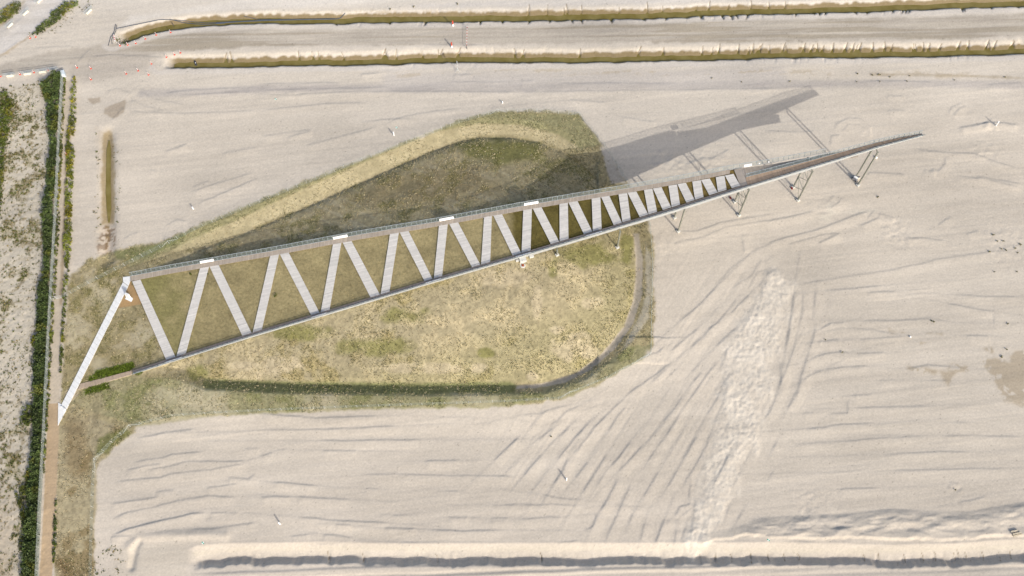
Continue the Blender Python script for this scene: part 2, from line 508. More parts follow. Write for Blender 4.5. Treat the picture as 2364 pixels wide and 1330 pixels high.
Z[sl] -= 1.75 * pp * smooth(T, 0, 5) * edge4
cr = np.clip(vnoise(T / 0.55, T * 0, 72) * 2.6 - 0.8, 0, 1) * np.exp(-((s + 0.9) / 1.1) ** 2)
Z[sl] -= 0.3 * cr * edge4

# --- loose ridges and windrows
CHALK = W2([(1795, 655), (1770, 735), (1735, 820), (1715, 930), (1700, 1010), (1660, 1100), (1630, 1190), (1600, 1265)])
sl, D, S, T, L = seg_dist(CHALK, 14)
wch = np.interp(T / L, [0, 0.25, 0.6, 1], [4.5, 7.5, 5.5, 3.0])
lump = 1.2 * fbm(XX[sl] / 0.8, YY[sl] / 0.9, 80, 3) + 0.8 * fbm(XX[sl] / 5, YY[sl] / 7, 81, 2)
ch_m = smooth(D / wch + 0.6 * fbm(XX[sl] / 3, YY[sl] / 4, 150, 3), 1.2, 0.45)
Z[sl] += ch_m * (0.24 + 0.15 * lump)
RID = W2([(1700, 1228), (1760, 1220), (1850, 1216), (1950, 1212), (2060, 1200), (2160, 1206), (2250, 1205), (2364, 1185), (2460, 1175)])
sl, D, S, T, L = seg_dist(RID, 12)
s = np.where(S > 0, D, -D)
lump2 = fbm(XX[sl] / 5.0, YY[sl] / 1.6, 83, 4)
Z[sl] += np.interp(s, [-6.5, -5.2, -1.0, 1.2, 3.0], [0, 0.1, 0.75, 0.6, 0]) * (0.75 + 0.7 * lump2) * smooth(T, 0, 10)
STEP = W2([(1632, 1253), (1650, 1246), (1690, 1243), (1720, 1232), (1790, 1242), (1900, 1243), (1990, 1240), (2060, 1246), (2110, 1243), (2160, 1246), (2250, 1243), (2270, 1236), (2364, 1236), (2450, 1230)])
sl, D, S, T, L = seg_dist(STEP, 3)
s = np.where(S > 0, D, -D) + 0.4 * vnoise(T / 1.3, T * 0, 85)
Z[sl] += 0.42 * np.interp(s, [-0.4, 0.25, 1.2, 3.0], [0, 1.0, 0.6, 0]) * smooth(D, 3.0, 1.5) * (0.6 + 0.9 * (vnoise(T / 4.0, T * 0, 86) + 0.5))

# raised lip and lumps near the trench's western end
for pts, h, w in [([(300, 1262), (312, 1250), (330, 1240), (380, 1236), (450, 1236), (520, 1237)], 0.4, 1.3), ([(303, 1310), (307, 1290), (312, 1265), (322, 1250)], -0.5, 0.9)]:
    sl, D, S, T, L = seg_dist(W2(pts), 6)
    Z[sl] += h * np.exp(-(D / w) ** 2)

RUTS = []
def ruts(ox, oy, lines, h=0.16, w=0.32):
    for l in lines: 
        P_ = [(ox + a / 3.912, oy + b_ / 3.912) for a, b_ in l]
        RUTS.append((P_, h, w))
        if ox == 1200 and oy >= 660 or (oy == 990 and ox == 600) or ox == 1764 and oy >= 660:
            (ax, ay), (bx, by) = P_[0], P_[-1]
            if len(P_) < 5 and math.hypot(bx - ax, by - ay) > 18:
                k = random.uniform(.6, 1.4)
                RUTS.append(([(ax - (bx - ax) * k, ay - (by - ay) * k)] + P_ + [(bx + (bx - ax) * k, by + (by - ay) * k)], h * .38, w))
ruts(1200, 660, [[(1790, 0), (1640, 160), (1550, 240), (1440, 330)], [(2080, 80), (1990, 170), (1900, 260)], [(1960, 130), (1900, 195)], [(1810, 180), (1750, 250)], [(1870, 240), (1790, 340), (1700, 400)], [(1620, 380), (1500, 480), (1360, 600)], [(1960, 380), (1870, 460), (1770, 560)], [(1750, 360), (1650, 470), (1540, 560)], [(1310, 560), (1240, 610), (1130, 650)], [(1400, 670), (1250, 790), (1100, 900), (960, 990)], [(1330, 750), (1200, 870)], [(1440, 735), (1345, 830)], [(1625, 710), (1550, 790)], [(1800, 680), (1700, 800), (1620, 920), (1530, 1040)], [(1660, 780), (1570, 870)], [(960, 1010), (830, 1130), (640, 1320)], [(970, 1090), (880, 1190), (795, 1330)], [(1480, 990), (1400, 1110), (1290, 1240)], [(1800, 990), (1740, 1100), (1690, 1180)], [(1450, 1160), (1340, 1330)], [(1340, 1015), (1300, 1060)], [(720, 1085), (640, 1110)], [(320, 1255), (240, 1330)], [(460, 1260), (390, 1330)], [(640, 1235), (540, 1330)], [(1750, 800), (1690, 880), (1670, 920)], [(1880, 560), (1840, 690)]], 0.17, 0.33)
ruts(1200, 660, [[(2000, 530), (1960, 660), (1900, 790), (1830, 920), (1770, 1080)], [(2140, 260), (2080, 390)], [(1870, 960), (1840, 1060), (1770, 1230), (1750, 1300)], [(0, 1180), (200, 1160), (270, 1130), (450, 1085)], [(100, 1250), (0, 1225)], [(270, 1280), (430, 1140), (580, 1075)]], 0.13, 0.4)
ruts(1200, 990, [[(310, 0), (160, 110)], [(440, 0), (340, 90)], [(580, 0), (430, 170), (330, 300)], [(680, 0), (570, 130), (480, 245)], [(210, 230), (100, 350), (30, 440)], [(205, 455), (135, 545)], [(440, 265), (390, 380), (300, 515)], [(620, 300), (500, 460)], [(790, 230), (720, 350), (640, 470), (555, 600)], [(760, 430), (685, 550)], [(1010, 110), (900, 260), (810, 360)], [(1130, 140), (1000, 280), (890, 395)], [(875, 440), (870, 490), (800, 630), (720, 765)], [(1020, 490), (940, 640), (880, 790), (800, 960), (770, 1050)], [(700, 770), (670, 870), (640, 905), (590, 910)], [(1230, 190), (1160, 300)], [(1265, 380), (1190, 500), (1110, 630)], [(1460, 50), (1410, 130)], [(1370, 0), (1310, 80)], [(1600, 60), (1530, 190), (1470, 290)], [(1725, 40), (1690, 150), (1600, 320), (1530, 430), (1465, 560)], [(1415, 400), (1335, 530)], [(1025, 770), (980, 890)], [(1135, 850), (1090, 1010)], [(1320, 800), (1270, 920), (1225, 1045)], [(1400, 800), (1450, 710), (1560, 680)], [(1530, 740), (1460, 800)], [(1420, 910), (1395, 1060)], [(1500, 900), (1460, 1010)], [(1570, 830), (1550, 960), (1555, 1070)], [(1660, 900), (1600, 1065)], [(1545, 500), (1535, 620), (1550, 680)], [(1900, 220), (1830, 360), (1740, 530)], [(1895, 710), (1865, 790)], [(2320, 130), (2285, 190)], [(2285, 400), (2260, 460)], [(1810, 830), (1755, 940)], [(2010, 760), (1955, 850)]], 0.2, 0.33)
ruts(1200, 990, [[(2200, 0), (2100, 200), (2010, 360), (1930, 530), (1880, 660)], [(0, 575), (50, 572)], [(340, 1040), (450, 1025), (540, 1015)], [(0, 700), (300, 690), (580, 705)], [(190, 600), (350, 635), (560, 650)], [(0, 830), (200, 810), (400, 800)]], 0.12, 0.4)
ruts(1764, 990, [[(80, 190), (120, 115)], [(50, 455), (85, 385)], [(230, 155), (450, 135), (750, 118), (1000, 95), (1480, 72)], [(1600, 70), (1870, 68), (2347, 78)], [(1060, 240), (1400, 222), (1600, 212), (1900, 215)], [(1130, 385), (1300, 380), (1700, 372), (2210, 360)], [(650, 550), (900, 545), (1050, 540)], [(1750, 670), (1880, 650), (2010, 610)], [(380, 5), (490, 0)]], 0.15, 0.33)
ruts(1764, 660, [[(380, 1295), (520, 1285), (700, 1255), (1000, 1250)], [(790, 1110), (1000, 1103), (1300, 1095), (1500, 1088)], [(340, 1160), (460, 1150)], [(600, 1160), (760, 1155), (755, 1040)], [(800, 1000), (980, 988)], [(540, 765), (700, 740), (950, 730)], [(400, 690), (480, 640), (600, 610), (780, 605)], [(830, 615), (1100, 608)], [(480, 510), (600, 495), (700, 488)], [(490, 430), (640, 400), (800, 385), (960, 400), (1100, 425), (1290, 455)], [(500, 400), (600, 345), (750, 330)], [(850, 490), (1040, 480), (1290, 460)], [(1040, 860), (1190, 855)], [(1500, 860), (1660, 860)], [(700, 905), (750, 885)], [(870, 320), (1230, 318), (1500, 300), (1700, 335)], [(550, 50), (800, 30), (1100, 0)], [(920, 70), (1200, 50)], [(1740, 85), (1950, 100), (2340, 105)], [(1820, 455), (2050, 457)], [(1650, 160), (1950, 220), (2090, 235)], [(2080, 255), (2080, 350)], [(1720, 1240), (1830, 1240)], [(340, 870), (420, 810), (540, 765)], [(1300, 750), (1480, 720), (1820, 750)]], 0.16, 0.33)
ruts(1764, 660, [[(360, 10), (350, 230), (310, 420), (280, 560), (220, 720), (150, 890), (80, 1080), (0, 1250)], [(480, 300), (450, 480), (410, 600), (380, 690), (340, 830), (300, 1000), (285, 1080)], [(280, 40), (250, 290), (200, 580)], [(160, 860), (150, 700)], [(300, 950), (220, 1120)], [(470, 60), (460, 200)]], 0.22, 0.45)
ruts(0, 990, [[(1190, 320), (1300, 290), (1480, 265), (1560, 235), (1860, 208)], [(1130, 380), (1300, 345), (1470, 318)], [(1010, 490), (1200, 465), (1450, 445), (1550, 410), (1900, 375), (2270, 310)], [(1300, 380), (1500, 350), (1700, 300), (2270, 300)], [(1400, 580), (1590, 555)], [(985, 690), (1200, 655), (1450, 620)], [(990, 835), (1150, 760), (1400, 710), (1600, 655), (1880, 610), (2160, 625)], [(1890, 762), (2100, 770), (2170, 755)], [(1690, 915), (1880, 910), (2100, 885), (2347, 845)], [(990, 985), (1100, 975), (1200, 975)], [(1850, 545), (2160, 500)], [(2200, 190), (2347, 180)], [(2050, 440), (2250, 460), (2310, 400)], [(1200, 100), (1500, 40), (1800, 0)]], 0.15, 0.33)
ruts(0, 990, [[(990, 980), (1130, 920), (1300, 870), (1550, 815), (1750, 770), (1890, 762)]], 0.28, 0.36)
ruts(600, 990, [[(0, 255), (130, 215)], [(110, 487), (300, 500), (520, 520)], [(0, 622), (130, 620), (290, 622)], [(330, 620), (600, 635), (830, 645)], [(920, 415), (1200, 415), (1500, 422), (1700, 430), (2150, 432), (2347, 440)], [(1480, 297), (1820, 290)], [(520, 110), (750, 115), (1000, 108), (1500, 105)], [(550, 200), (900, 205)], [(1120, 900), (1300, 905), (1420, 912)], [(1540, 915), (1800, 930), (2220, 920)], [(2080, 815), (2260, 812)], [(1200, 785), (1330, 787)], [(330, 800), (700, 835), (1200, 860)], [(680, 870), (840, 878)], [(2220, 695), (2340, 685)], [(2110, 300), (2220, 190), (2347, 75)], [(2220, 400), (2280, 350)], [(2290, 330), (2347, 270)], [(0, 730), (60, 728)], [(560, 960), (700, 970), (850, 995)], [(280, 980), (450, 960)], [(1280, 1035), (1440, 1035)], [(530, 1045), (740, 1045)], [(1660, 570), (1800, 568)], [(940, 545), (1090, 548)], [(1700, 808), (1890, 806)], [(0, -130), (500, -90), (1100, -110)], [(0, 20), (600, 10), (1300, -20)]], 0.13, 0.33)
ruts(0, 330, [[(1480, 85), (1620, 45), (1700, 10)], [(1740, 400), (1900, 350)], [(1760, 565), (1950, 490), (2200, 380), (2347, 320)], [(1710, 460), (1900, 390), (2300, 270)], [(1490, 760), (1600, 700), (1700, 720)], [(1110, 880), (1180, 830), (1260, 810)], [(2000, 100), (2347, 40)], [(1340, 250), (1440, 255)], [(1380, 190), (1460, 200)]], 0.12, 0.35)
ruts(600, 0, [[(0, 1240), (490, 1170)], [(900, 1110), (1200, 1080), (1440, 1085)], [(240, 1250), (480, 1180)], [(1120, 1130), (1300, 1060), (1600, 1010), (1840, 985)], [(380, 1330), (700, 1250), (1100, 1140)], [(0, 860), (300, 865), (500, 845), (900, 835), (1500, 830), (2347, 838)], [(0, 765), (600, 750), (780, 752)], [(0, 1000), (600, 940), (1000, 935)], [(215, 850), (330, 830)], [(350, 870), (410, 850), (430, 825)], [(0, 820), (400, 810), (1200, 790)], [(1740, 680), (1930, 680)], [(900, 675), (1100, 665)], [(1700, 745), (2347, 745)], [(0, 210), (300, 225), (500, 222)], [(1450, 410), (2050, 410)]], 0.12, 0.35)
ruts(1200, 0, [[(0, 840), (700, 825), (1500, 815), (2347, 800)], [(300, 760), (900, 755), (1400, 760)], [(0, 740), (150, 730)], [(430, 905), (800, 935)], [(700, 930), (815, 930)], [(900, 1060), (1250, 1110)]], 0.1, 0.35)
ruts(1764, 330, [[(0, 920), (200, 860), (480, 790), (640, 730), (840, 650), (980, 610)], [(200, 930), (450, 860), (560, 830), (700, 820)], [(850, 760), (950, 720), (1050, 675)], [(480, 920), (580, 870), (700, 820)], [(260, 1290), (700, 1220), (1100, 1160), (1400, 1100), (1600, 1050), (1850, 1015), (2300, 965)], [(1570, 750), (1700, 660)], [(1500, 800), (1520, 740)], [(560, 550), (640, 470)], [(590, 600), (680, 540), (700, 490)], [(540, 600), (640, 540)], [(0, 720), (250, 670), (480, 610)], [(0, 1085), (100, 1020)], [(1250, 860), (1450, 865), (1650, 895)], [(1820, 830), (1950, 790)], [(1340, 60), (1600, 90), (1900, 100), (2100, 180), (2347, 250)], [(1500, 230), (1570, 260), (1630, 200), (1640, 120)], [(1440, 240), (1560, 270)], [(1700, 300), (2000, 330), (2347, 420)], [(1900, 300), (2347, 380)], [(1030, 640), (1190, 690)], [(930, 700), (1000, 610)], [(900, 270), (1300, 290)]], 0.16, 0.36)
ruts(1764, 0, [[(620, 1200), (660, 1120), (760, 1070), (870, 1075), (960, 1150), (970, 1230), (900, 1260)], [(700, 1200), (760, 1130), (860, 1130), (910, 1180), (880, 1240)], [(1750, 1160), (1900, 1140), (2050, 1110)], [(2050, 1110), (2200, 1120), (2300, 1140)], [(1820, 1030), (1900, 1010)], [(1660, 1040), (1700, 970), (1800, 930)], [(1700, 1060), (1760, 990), (1830, 960)], [(0, 1180), (250, 1200), (500, 1180)], [(1110, 1000), (1300, 1005)], [(600, 1330), (610, 1230), (700, 1220)], [(860, 735), (1300, 740), (1560, 745)], [(2000, 770), (2347, 750)], [(1100, 870), (1270, 870)]], 0.11, 0.34)
ruts(1764, 0, [[(1750, 1160), (1900, 1140), (2050, 1110)], [(1960, 1120), (2090, 1110), (2300, 1140)]], 0.16, 0.5)
ruts(1200, 330, [[(1350, 810), (1600, 800), (1800, 730), (2000, 690), (2347, 640)], [(1400, 900), (1650, 860), (1850, 770), (2347, 690)], [(1330, 910), (1480, 910)], [(2010, 820), (2030, 1000)], [(1740, 1330), (1900, 1150), (2100, 990), (2347, 880)], [(1900, 1330), (2100, 1200), (2200, 1040)], [(2060, 1330), (2150, 1180), (2300, 1110)], [(2150, 1330), (2240, 1190), (2347, 1130)], [(1170, 200), (1290, 190)], [(1250, 230), (1330, 220)], [(1480, 200), (1700, 130)], [(1900, 60), (1700, 160)]], 0.13, 0.36)
ruts(0, 0, [[(1150, 1000), (1300, 1020), (1600, 1030), (2000, 1020), (2347, 1000)], [(1180, 900), (1300, 960), (1500, 1010)], [(1250, 820), (1400, 900), (1700, 960)], [(950, 830), (1060, 800), (1200, 860)], [(1600, 870), (1900, 850), (2347, 830)], [(1450, 850), (1700, 820), (2347, 790)], [(0, 300), (110, 240), (260, 110)], [(350, 320), (500, 255)], [(20, 480), (170, 370)], [(1140, 950), (1000, 1100)], [(1600, 1330), (1700, 1300)], [(300, 440), (700, 420)], [(500, 540), (1000, 500), (1500, 520)], [(850, 520), (820, 450), (760, 500), (700, 570)]], 0.1, 0.36)
for i, (pts, h, w) in enumerate(RUTS):
    r_ = seg_dist(W2(pts), 3.3)
    if r_ is None: continue
    sl, D, S, T, L = r_
    s = np.where(S > 0, D, -D) + 0.16 * vnoise(T / 1.8, T * 0 + i, 90)
    n = 0.75 + 0.5 * (vnoise(T / 3.5, T * 0 + i * 3, 91) + 0.5)
    k_ = max(0.8, min(4.0, L * 0.15))
    e = smooth(T, 0, k_) * smooth(L - T, 0, k_)
    q_ = W2(pts); dq = q_[-1] - q_[0]
    sg_ = 1.0 if (-dq[1] * -SD[0] + dq[0] * -SD[1]) > 0 else -1.0
    # a blade leaves a small ridge with a scraped strip beside it
    ss = s * sg_
    h = h * min(1.0, L / 7.0)
    prof_ = np.where(ss > 0, np.exp(-(ss / 2.0) ** 2), np.exp(-(ss / (w * 0.66)) ** 2))
    Z[sl] += (0.62 if pts[0][0] > 1150 and pts[0][1] > 600 else 0.95) * h * n * e * prof_ * smooth(D, 3.2, 1.8)

# tyre tracks south of the trench
ux, uy = proj(XX, YY, 0.0)
tm = smooth(uy, 1302, 1309) * smooth(ux, 420, 520)
wv = YY + 0.5 * vnoise(XX / 22, YY * 0, 95) + 0.25 * vnoise(XX / 9, YY / 6, 96)
tr = np.clip(vnoise(wv / 0.9, wv * 0 + 2, 97) * 2.4, -1, 1)
teeth = np.sin(XX / 0.55 * math.pi * 2 + vnoise(wv / 0.8, wv * 0, 98) * 12) * smooth(vnoise(wv / 1.1, XX / 30, 99), 0.0, 0.2)
Z += tm * (0.17 * tr + 0.07 * teeth)
# lumpy pitted sand at lower right, around the footings and beside the sign
for c, r_, a in [((1900, 1170), 10, .10), ((1850, 1185), 8, .10), ((2070, 540), 8, .16), ((2290, 290), 5, .2), ((2270, 350), 7, .14), ((1545, 380), 9, .18), ((1640, 370), 8, .14), ((1540, 560), 9, .09), ((1060, 165), 4, .12), ((2205, 1130), 3, .2), ((1900, 480), 7, .1), ((320, 200), 8, .08), ((180, 60), 14, .06), ((2320, 560), 12, .1), ((250, 585), 6, .22), ((240, 540), 5, .14)]:
    wc = unproj(*c)
    d_ = np.hypot(XX - wc[0], YY - wc[1])
    Z += a * smooth(d_, r_, r_ * 0.3) * fbm(XX / 1.5, YY / 1.1, 101, 3) * keep
# crumbly ground west of the hedge and under the sparse grass
crumb = smooth(ux, 125, 95) * smooth(uy, 190, 230)
Z += 0.16 * crumb * fbm(XX / 1.1, YY / 1.1, 110, 3)
# even the sheet out at its border so that it joins the land beyond
bd = np.minimum.reduce([XX - X0, X1 - XX, YY - Y0, Y1 - YY])
Z *= smooth(bd, 0, 4)

def zt(x, y):
    fx = np.clip((np.asarray(x) - X0) / G, 0, NX - 1.001); fy = np.clip(np.interp(np.asarray(y), ys, np.arange(NY)), 0, NY - 1.001)
    i = fx.astype(int); j = fy.astype(int); a = fx - i; b_ = fy - j
    return (Z[j, i] * (1 - a) + Z[j, i + 1] * a) * (1 - b_) + (Z[j + 1, i] * (1 - a) + Z[j + 1, i + 1] * a) * b_

def gp(px, py):
    """point of the ground seen at a photo pixel"""
    z = 0.0
    for _ in range(14):
        w = unproj(px, py, z)
        z = 0.5 * z + 0.5 * float(zt(*w))
    return Vector((w[0], w[1], float(zt(*w))))

# ------------------------------------------------------------------ ground colours (soil and plants, and some painted shade on the mound)
U, V = proj(XX, YY, Z)
WB = 3.5 * fbm(XX / 2.2, YY / 2.2, 120, 3)      # wobble of the borders, in pixels
WB2 = 12 * fbm(XX / 6.0, YY / 6.0, 125, 3)
C = np.empty((NY, NX, 3)); C[:] = A(215, 205, 189)
spk = fbm(XX / 0.8, YY / 0.8, 160, 2); spk2 = fbm(XX / 3.5, YY / 3.5, 161, 3); spk3 = fbm(XX / 11, YY / 11, 165, 3)
F1 = fbm(XX / 30, YY / 30, 130, 3); F2 = fbm(rx / 16, ry / 1.6, 131, 4); F3 = fbm(XX / 0.9, YY / 0.9, 132, 2)
F4 = fbm(rx / 40, ry / 5, 133, 3); FR = fbm(XX / 38, (YY + 0.03 * XX) / 0.9, 134, 4) + 0.7 * fbm(XX / 30, YY / 4, 138, 2)

def paint(msk, col, fac=1.0):
    m_ = np.clip(msk * fac, 0, 1)[..., None]
    C[:] = C * (1 - m_) + np.asarray(col) * m_

def mpoly(pts, f=3.0, wob=1.0, big=0.0):
    pts = np.asarray(pts, float)
    m_ = np.zeros(U.shape)
    lo = pts.min(0) - 30; hi = pts.max(0) + 30
    w = (U > lo[0]) & (U < hi[0]) & (V > lo[1]) & (V < hi[1])
    u, v = U[w], V[w]
    ins = inside(pts, u, v)
    d = pdist(np.vstack([pts, pts[:1]]), u, v)
    s = np.where(ins, -d, d) + WB[w] * wob + WB2[w] * big
    m_[w] = smooth(s, f, -f)
    return m_

def mline(pts, hw, f=2.0, wob=0.5):
    pts = np.asarray(pts, float)
    m_ = np.zeros(U.shape)
    r_ = hw + f + 20
    lo = pts.min(0) - r_; hi = pts.max(0) + r_
    w = (U > lo[0]) & (U < hi[0]) & (V > lo[1]) & (V < hi[1])
    d = pdist(pts, U[w], V[w]) + WB[w] * wob
    m_[w] = smooth(d, hw + f, hw - f)
    return m_

# sand tone: warm in the north, cooler and a little darker in the south-east
paint(smooth(U, 1300, 2300) * smooth(V, 350, 700), A(209, 200, 185), 0.8)
paint(smooth(V, 1000, 1200), A(212, 202, 187), 0.6)
paint(smooth(V, 420, 100), A(221, 212, 197), 0.7)
paint(smooth(V, 60, 0), A(228, 220, 206), 0.8)
# compacted road between the ditches, with tyre streaks
road = mpoly([(-60, 165), (120, 118), (240, 103), (330, 100), (400, 78), (480, 66), (620, 60), (900, 56), (1200, 52), (1500, 50), (1800, 44), (2100, 40), (2480, 30), (2480, 80), (2100, 92), (1800, 95), (1500, 99), (1200, 101), (900, 104), (600, 108), (400, 118), (330, 130), (240, 140), (120, 152), (-60, 190)], 5, 1.5)
paint(road, A(190, 181, 167), 0.9)
paint(road * smooth(FR, -0.05, 0.3) * smooth(U, 150, 420), A(172, 162, 143), 0.75)
paint(road * smooth(FR, -0.1, -0.35), A(206, 197, 181), 0.7)
paint(mpoly([(160, 130), (300, 118), (380, 128), (330, 165), (200, 190), (150, 170)], 14, 2, 0.5), A(190, 181, 168), 0.7)
# grey track south of the second ditch
gt = mline([(330, 215), (500, 212), (650, 203), (900, 203), (1200, 203), (1500, 199), (1800, 194), (2100, 193), (2480, 196)], 9, 6, 0.8)
paint(gt, A(194, 187, 179), 0.75)
paint(gt * smooth(F2, 0.0, 0.3), A(180, 173, 166), 0.6)
paint(mline([(900, 185), (1400, 180), (1800, 172)], 16, 12), A(205, 198, 190), 0.6)
# stained streaks on the verge of the second ditch
vs_ = mline([(560, 180), (800, 178), (1200, 165), (1600, 165), (1900, 166), (2150, 172), (2364, 180)], 7, 8, 2)
paint(vs_ * smooth(F2 + 0.5 * F3, 0.1, 0.4), A(188, 174, 150), 0.6)
paint(mline([(2010, 172), (2150, 173), (2300, 178), (2400, 182)], 3, 3, 1), A(176, 162, 138), 0.6)
# pale road at top left and its muddy verges
pr = mpoly([(-80, 150), (0, 128), (60, 88), (110, 42), (158, 0), (175, -30), (75, -30), (62, 0), (30, 38), (-20, 80), (-80, 110)], 3, 0.6)
paint(mpoly([(-40, 160), (20, 120), (75, 82), (70, 70), (0, 112), (-60, 140)], 4, 1.5), A(186, 165, 132), 0.7)
paint(mpoly([(-20, 85), (20, 52), (65, 5), (55, 0), (10, 45), (-40, 80)], 4, 1.5), A(190, 174, 146), 0.6)
paint(pr, A(229, 223, 214), 1.0)
paint(pr * smooth(F2, 0.0, 0.3), A(208, 201, 190), 0.6)
# bright spoil north of the first ditch
paint(mpoly([(262, 70), (330, 50), (420, 36), (560, 26), (800, 8), (1000, -6), (1150, -10), (700, -20), (480, 10), (300, 40)], 8, 2, 0.4), A(233, 226, 214), 0.85)
paint(mpoly([(1000, 8), (1150, 2), (1700, -10), (2000, -20), (2100, 0), (1600, 20), (1200, 28), (1000, 34), (800, 35)], 6, 2), A(217, 211, 202), 0.7)
for pts in ([(640, 30), (800, 26), (1000, 28), (1200, 27)], [(1200, 24), (1500, 22), (1800, 14)], [(440, 45), (600, 38)]):
    paint(mline(pts, 3, 4, 1.6) * smooth(F3, -0.1, 0.3), A(176, 160, 132), 0.7)
# wet mud along the water
for sl_, s_, T_ in (d1, d2):
    mm = np.zeros(U.shape); mm[sl_] = np.interp(s_ + 0.8 * fbm(T_ / 1.5, s_ / 2, 140, 2), [-1.8, -1.2, 2.3, 2.9], [0, 1, 1, 0]) * smooth(T_, 1, 5)
    paint(mm, A(143, 126, 92), 0.95)
    mm[:] = 0; mm[sl_] = np.interp(s_, [2.8, 3.1, 4.2, 5.0], [0, 1, 1, 0])
    paint(mm, A(220, 210, 192), 0.4)
    mm[:] = 0; mm[sl_] = np.interp(s_, [-4.5, -3.6, -2.4, -2.1], [0, 1, 1, 0])
    paint(mm, A(219, 212, 202), 0.6)
for pts, w in GROOVES: paint(mline(pts, 0.5 + w * 2.0, 0.8, 0.1), A(128, 113, 88), 0.75)
# swale on the left
paint(mpoly([(224, 300), (262, 300), (268, 420), (270, 520), (268, 575), (262, 605), (235, 605), (222, 560), (225, 520), (230, 420)], 10, 3), A(205, 192, 172), 0.7)
paint(mpoly([(238, 306), (261, 304), (265, 420), (266, 518), (235, 518), (234, 420)], 4, 1.5), A(170, 153, 120), 0.95)
paint(mpoly([(242, 520), (255, 520), (253, 560), (250, 602), (241, 602), (243, 560)], 2, 1), A(133, 108, 62), 0.8)
stn = mpoly([(236, 525), (268, 525), (262, 615), (232, 610), (222, 570)], 4, 2)
paint(stn * smooth(F3, 0.02, 0.12), A(214, 198, 180), 0.7); paint(stn * smooth(F3, -0.1, -0.2), A(140, 118, 96), 0.7)
paint(mpoly([(238, 612), (262, 604), (264, 612), (246, 620)], 2, 1), A(112, 106, 104), 0.8)
# damp patches
for pts in ([(202, 228), (232, 224), (233, 238), (215, 240)], [(242, 250), (290, 228), (288, 258), (262, 272), (240, 262)]):
    paint(mpoly(pts, 2.5, 1.4, 0.3), A(178, 164, 144), 0.75)
for pts in ([(2258, 805), (2296, 795), (2296, 818), (2276, 812)], [(2264, 828), (2310, 828), (2330, 836), (2345, 815), (2400, 795), (2400, 930), (2340, 932), (2310, 905), (2285, 868), (2290, 850)], [(2190, 850), (2205, 835), (2232, 850)], [(2096, 851), (2130, 849), (2160, 858), (2120, 860)], [(2175, 860), (2205, 858), (2190, 892)], [(2100, 793), (2130, 789), (2155, 790), (2120, 796)], [(2080, 768), (2112, 771), (2160, 774), (2175, 770), (2120, 764)], [(2055, 763), (2070, 765), (2060, 767)]):
    pm = mpoly(pts, 6.0, 2.6, 0.8)
    paint(pm * smooth(spk2 + 0.6 * F3 + 0.18, -0.1, 0.12), A(176, 162, 139), 0.75)
# chalky rubble ridge
sl, D, S, T, L = seg_dist(CHALK, 14)
mm = np.zeros(U.shape); mm[sl] = smooth(D / np.interp(T / L, [0, .25, .6, 1], [4.5, 7.5, 5.5, 3.0]) + 0.9 * fbm(XX[sl] / 3, YY[sl] / 4, 150, 4), 1.4, 0.3)
paint(mm * (0.55 + 0.45 * smooth(fbm(XX / 1.5, YY / 1.5, 151, 3), -0.25, 0.15)), A(232, 223, 207), 0.8)
paint(mpoly([(2140, 480), (1900, 495), (1915, 470), (1925, 490)], 4, 2), A(226, 218, 200), 0.5)
paint(mpoly([(1890, 500), (1925, 490), (1915, 515), (1905, 512)], 4, 2), A(222, 214, 196), 0.6)
paint(mline([(700, 1266), (1100, 1268), (1500, 1267), (2000, 1273), (2400, 1262)], 5, 3, 0.8), A(213, 204, 185), 0.5)
paint(mline([(450, 1278), (560, 1268), (700, 1268)], 5, 3, 0.8), A(218, 208, 188), 0.5)
paint(mpoly([(270, 1262), (430, 1250), (440, 1290), (420, 1340), (250, 1340)], 10, 2), A(213, 203, 186), 0.7)

def dC_full():
    q = np.zeros(U.shape); q[sub] = dC; return q
# grassland --------------------------------------------------------
ENC = [(262, 580), (330, 566), (388, 553), (440, 530), (600, 462), (700, 421), (830, 371), (950, 325), (1060, 279), (1140, 258), (1200, 255), (1300, 258), (1336, 265), (1385, 332), (1415, 378), (1450, 425), (1480, 470), (1497, 520), (1510, 580), (1508, 650), (1511, 720), (1506, 795), (1482, 826), (1440, 848), (1380, 888), (1320, 913), (1250, 930), (1150, 938), (1000, 938), (800, 944), (650, 950), (500, 958), (400, 966), (322, 982), (292, 1010), (252, 1046), (228, 1066), (218, 1120), (216, 1340), (124, 1340), (137, 950), (150, 800), (156, 700), (160, 640), (200, 602)]
enc = mpoly(ENC, 5.0, 2.2, 0.12)
paint(mpoly([(p[0], p[1]) for p in ENC], 9, 2.0) * smooth(V, 800, 860) * smooth(U, 230, 260), A(222, 212, 190), 0.6)
GR = enc.copy()                                      # how much grass grows
base = A(180, 168, 130)
paint(enc, base)
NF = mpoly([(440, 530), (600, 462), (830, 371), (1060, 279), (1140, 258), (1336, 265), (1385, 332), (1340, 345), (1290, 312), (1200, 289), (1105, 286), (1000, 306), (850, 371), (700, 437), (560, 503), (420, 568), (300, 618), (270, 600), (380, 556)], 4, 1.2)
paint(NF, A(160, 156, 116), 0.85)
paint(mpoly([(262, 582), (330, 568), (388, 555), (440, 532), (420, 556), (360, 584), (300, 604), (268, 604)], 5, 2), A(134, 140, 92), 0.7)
BND = mpoly([(395, 580), (440, 552), (560, 503), (700, 437), (850, 371), (1000, 306), (1105, 286), (1200, 289), (1290, 312), (1335, 340), (1300, 347), (1250, 326), (1180, 312), (1110, 312), (1060, 324), (1000, 346), (850, 412), (700, 478), (560, 538), (480, 566)], 3, 1.2)
BNS = BND * np.clip(0.75 + 0.8 * spk2, 0.25, 1)
paint(BNS, A(203, 190, 153), 0.9); GR *= 1 - 0.4 * BND
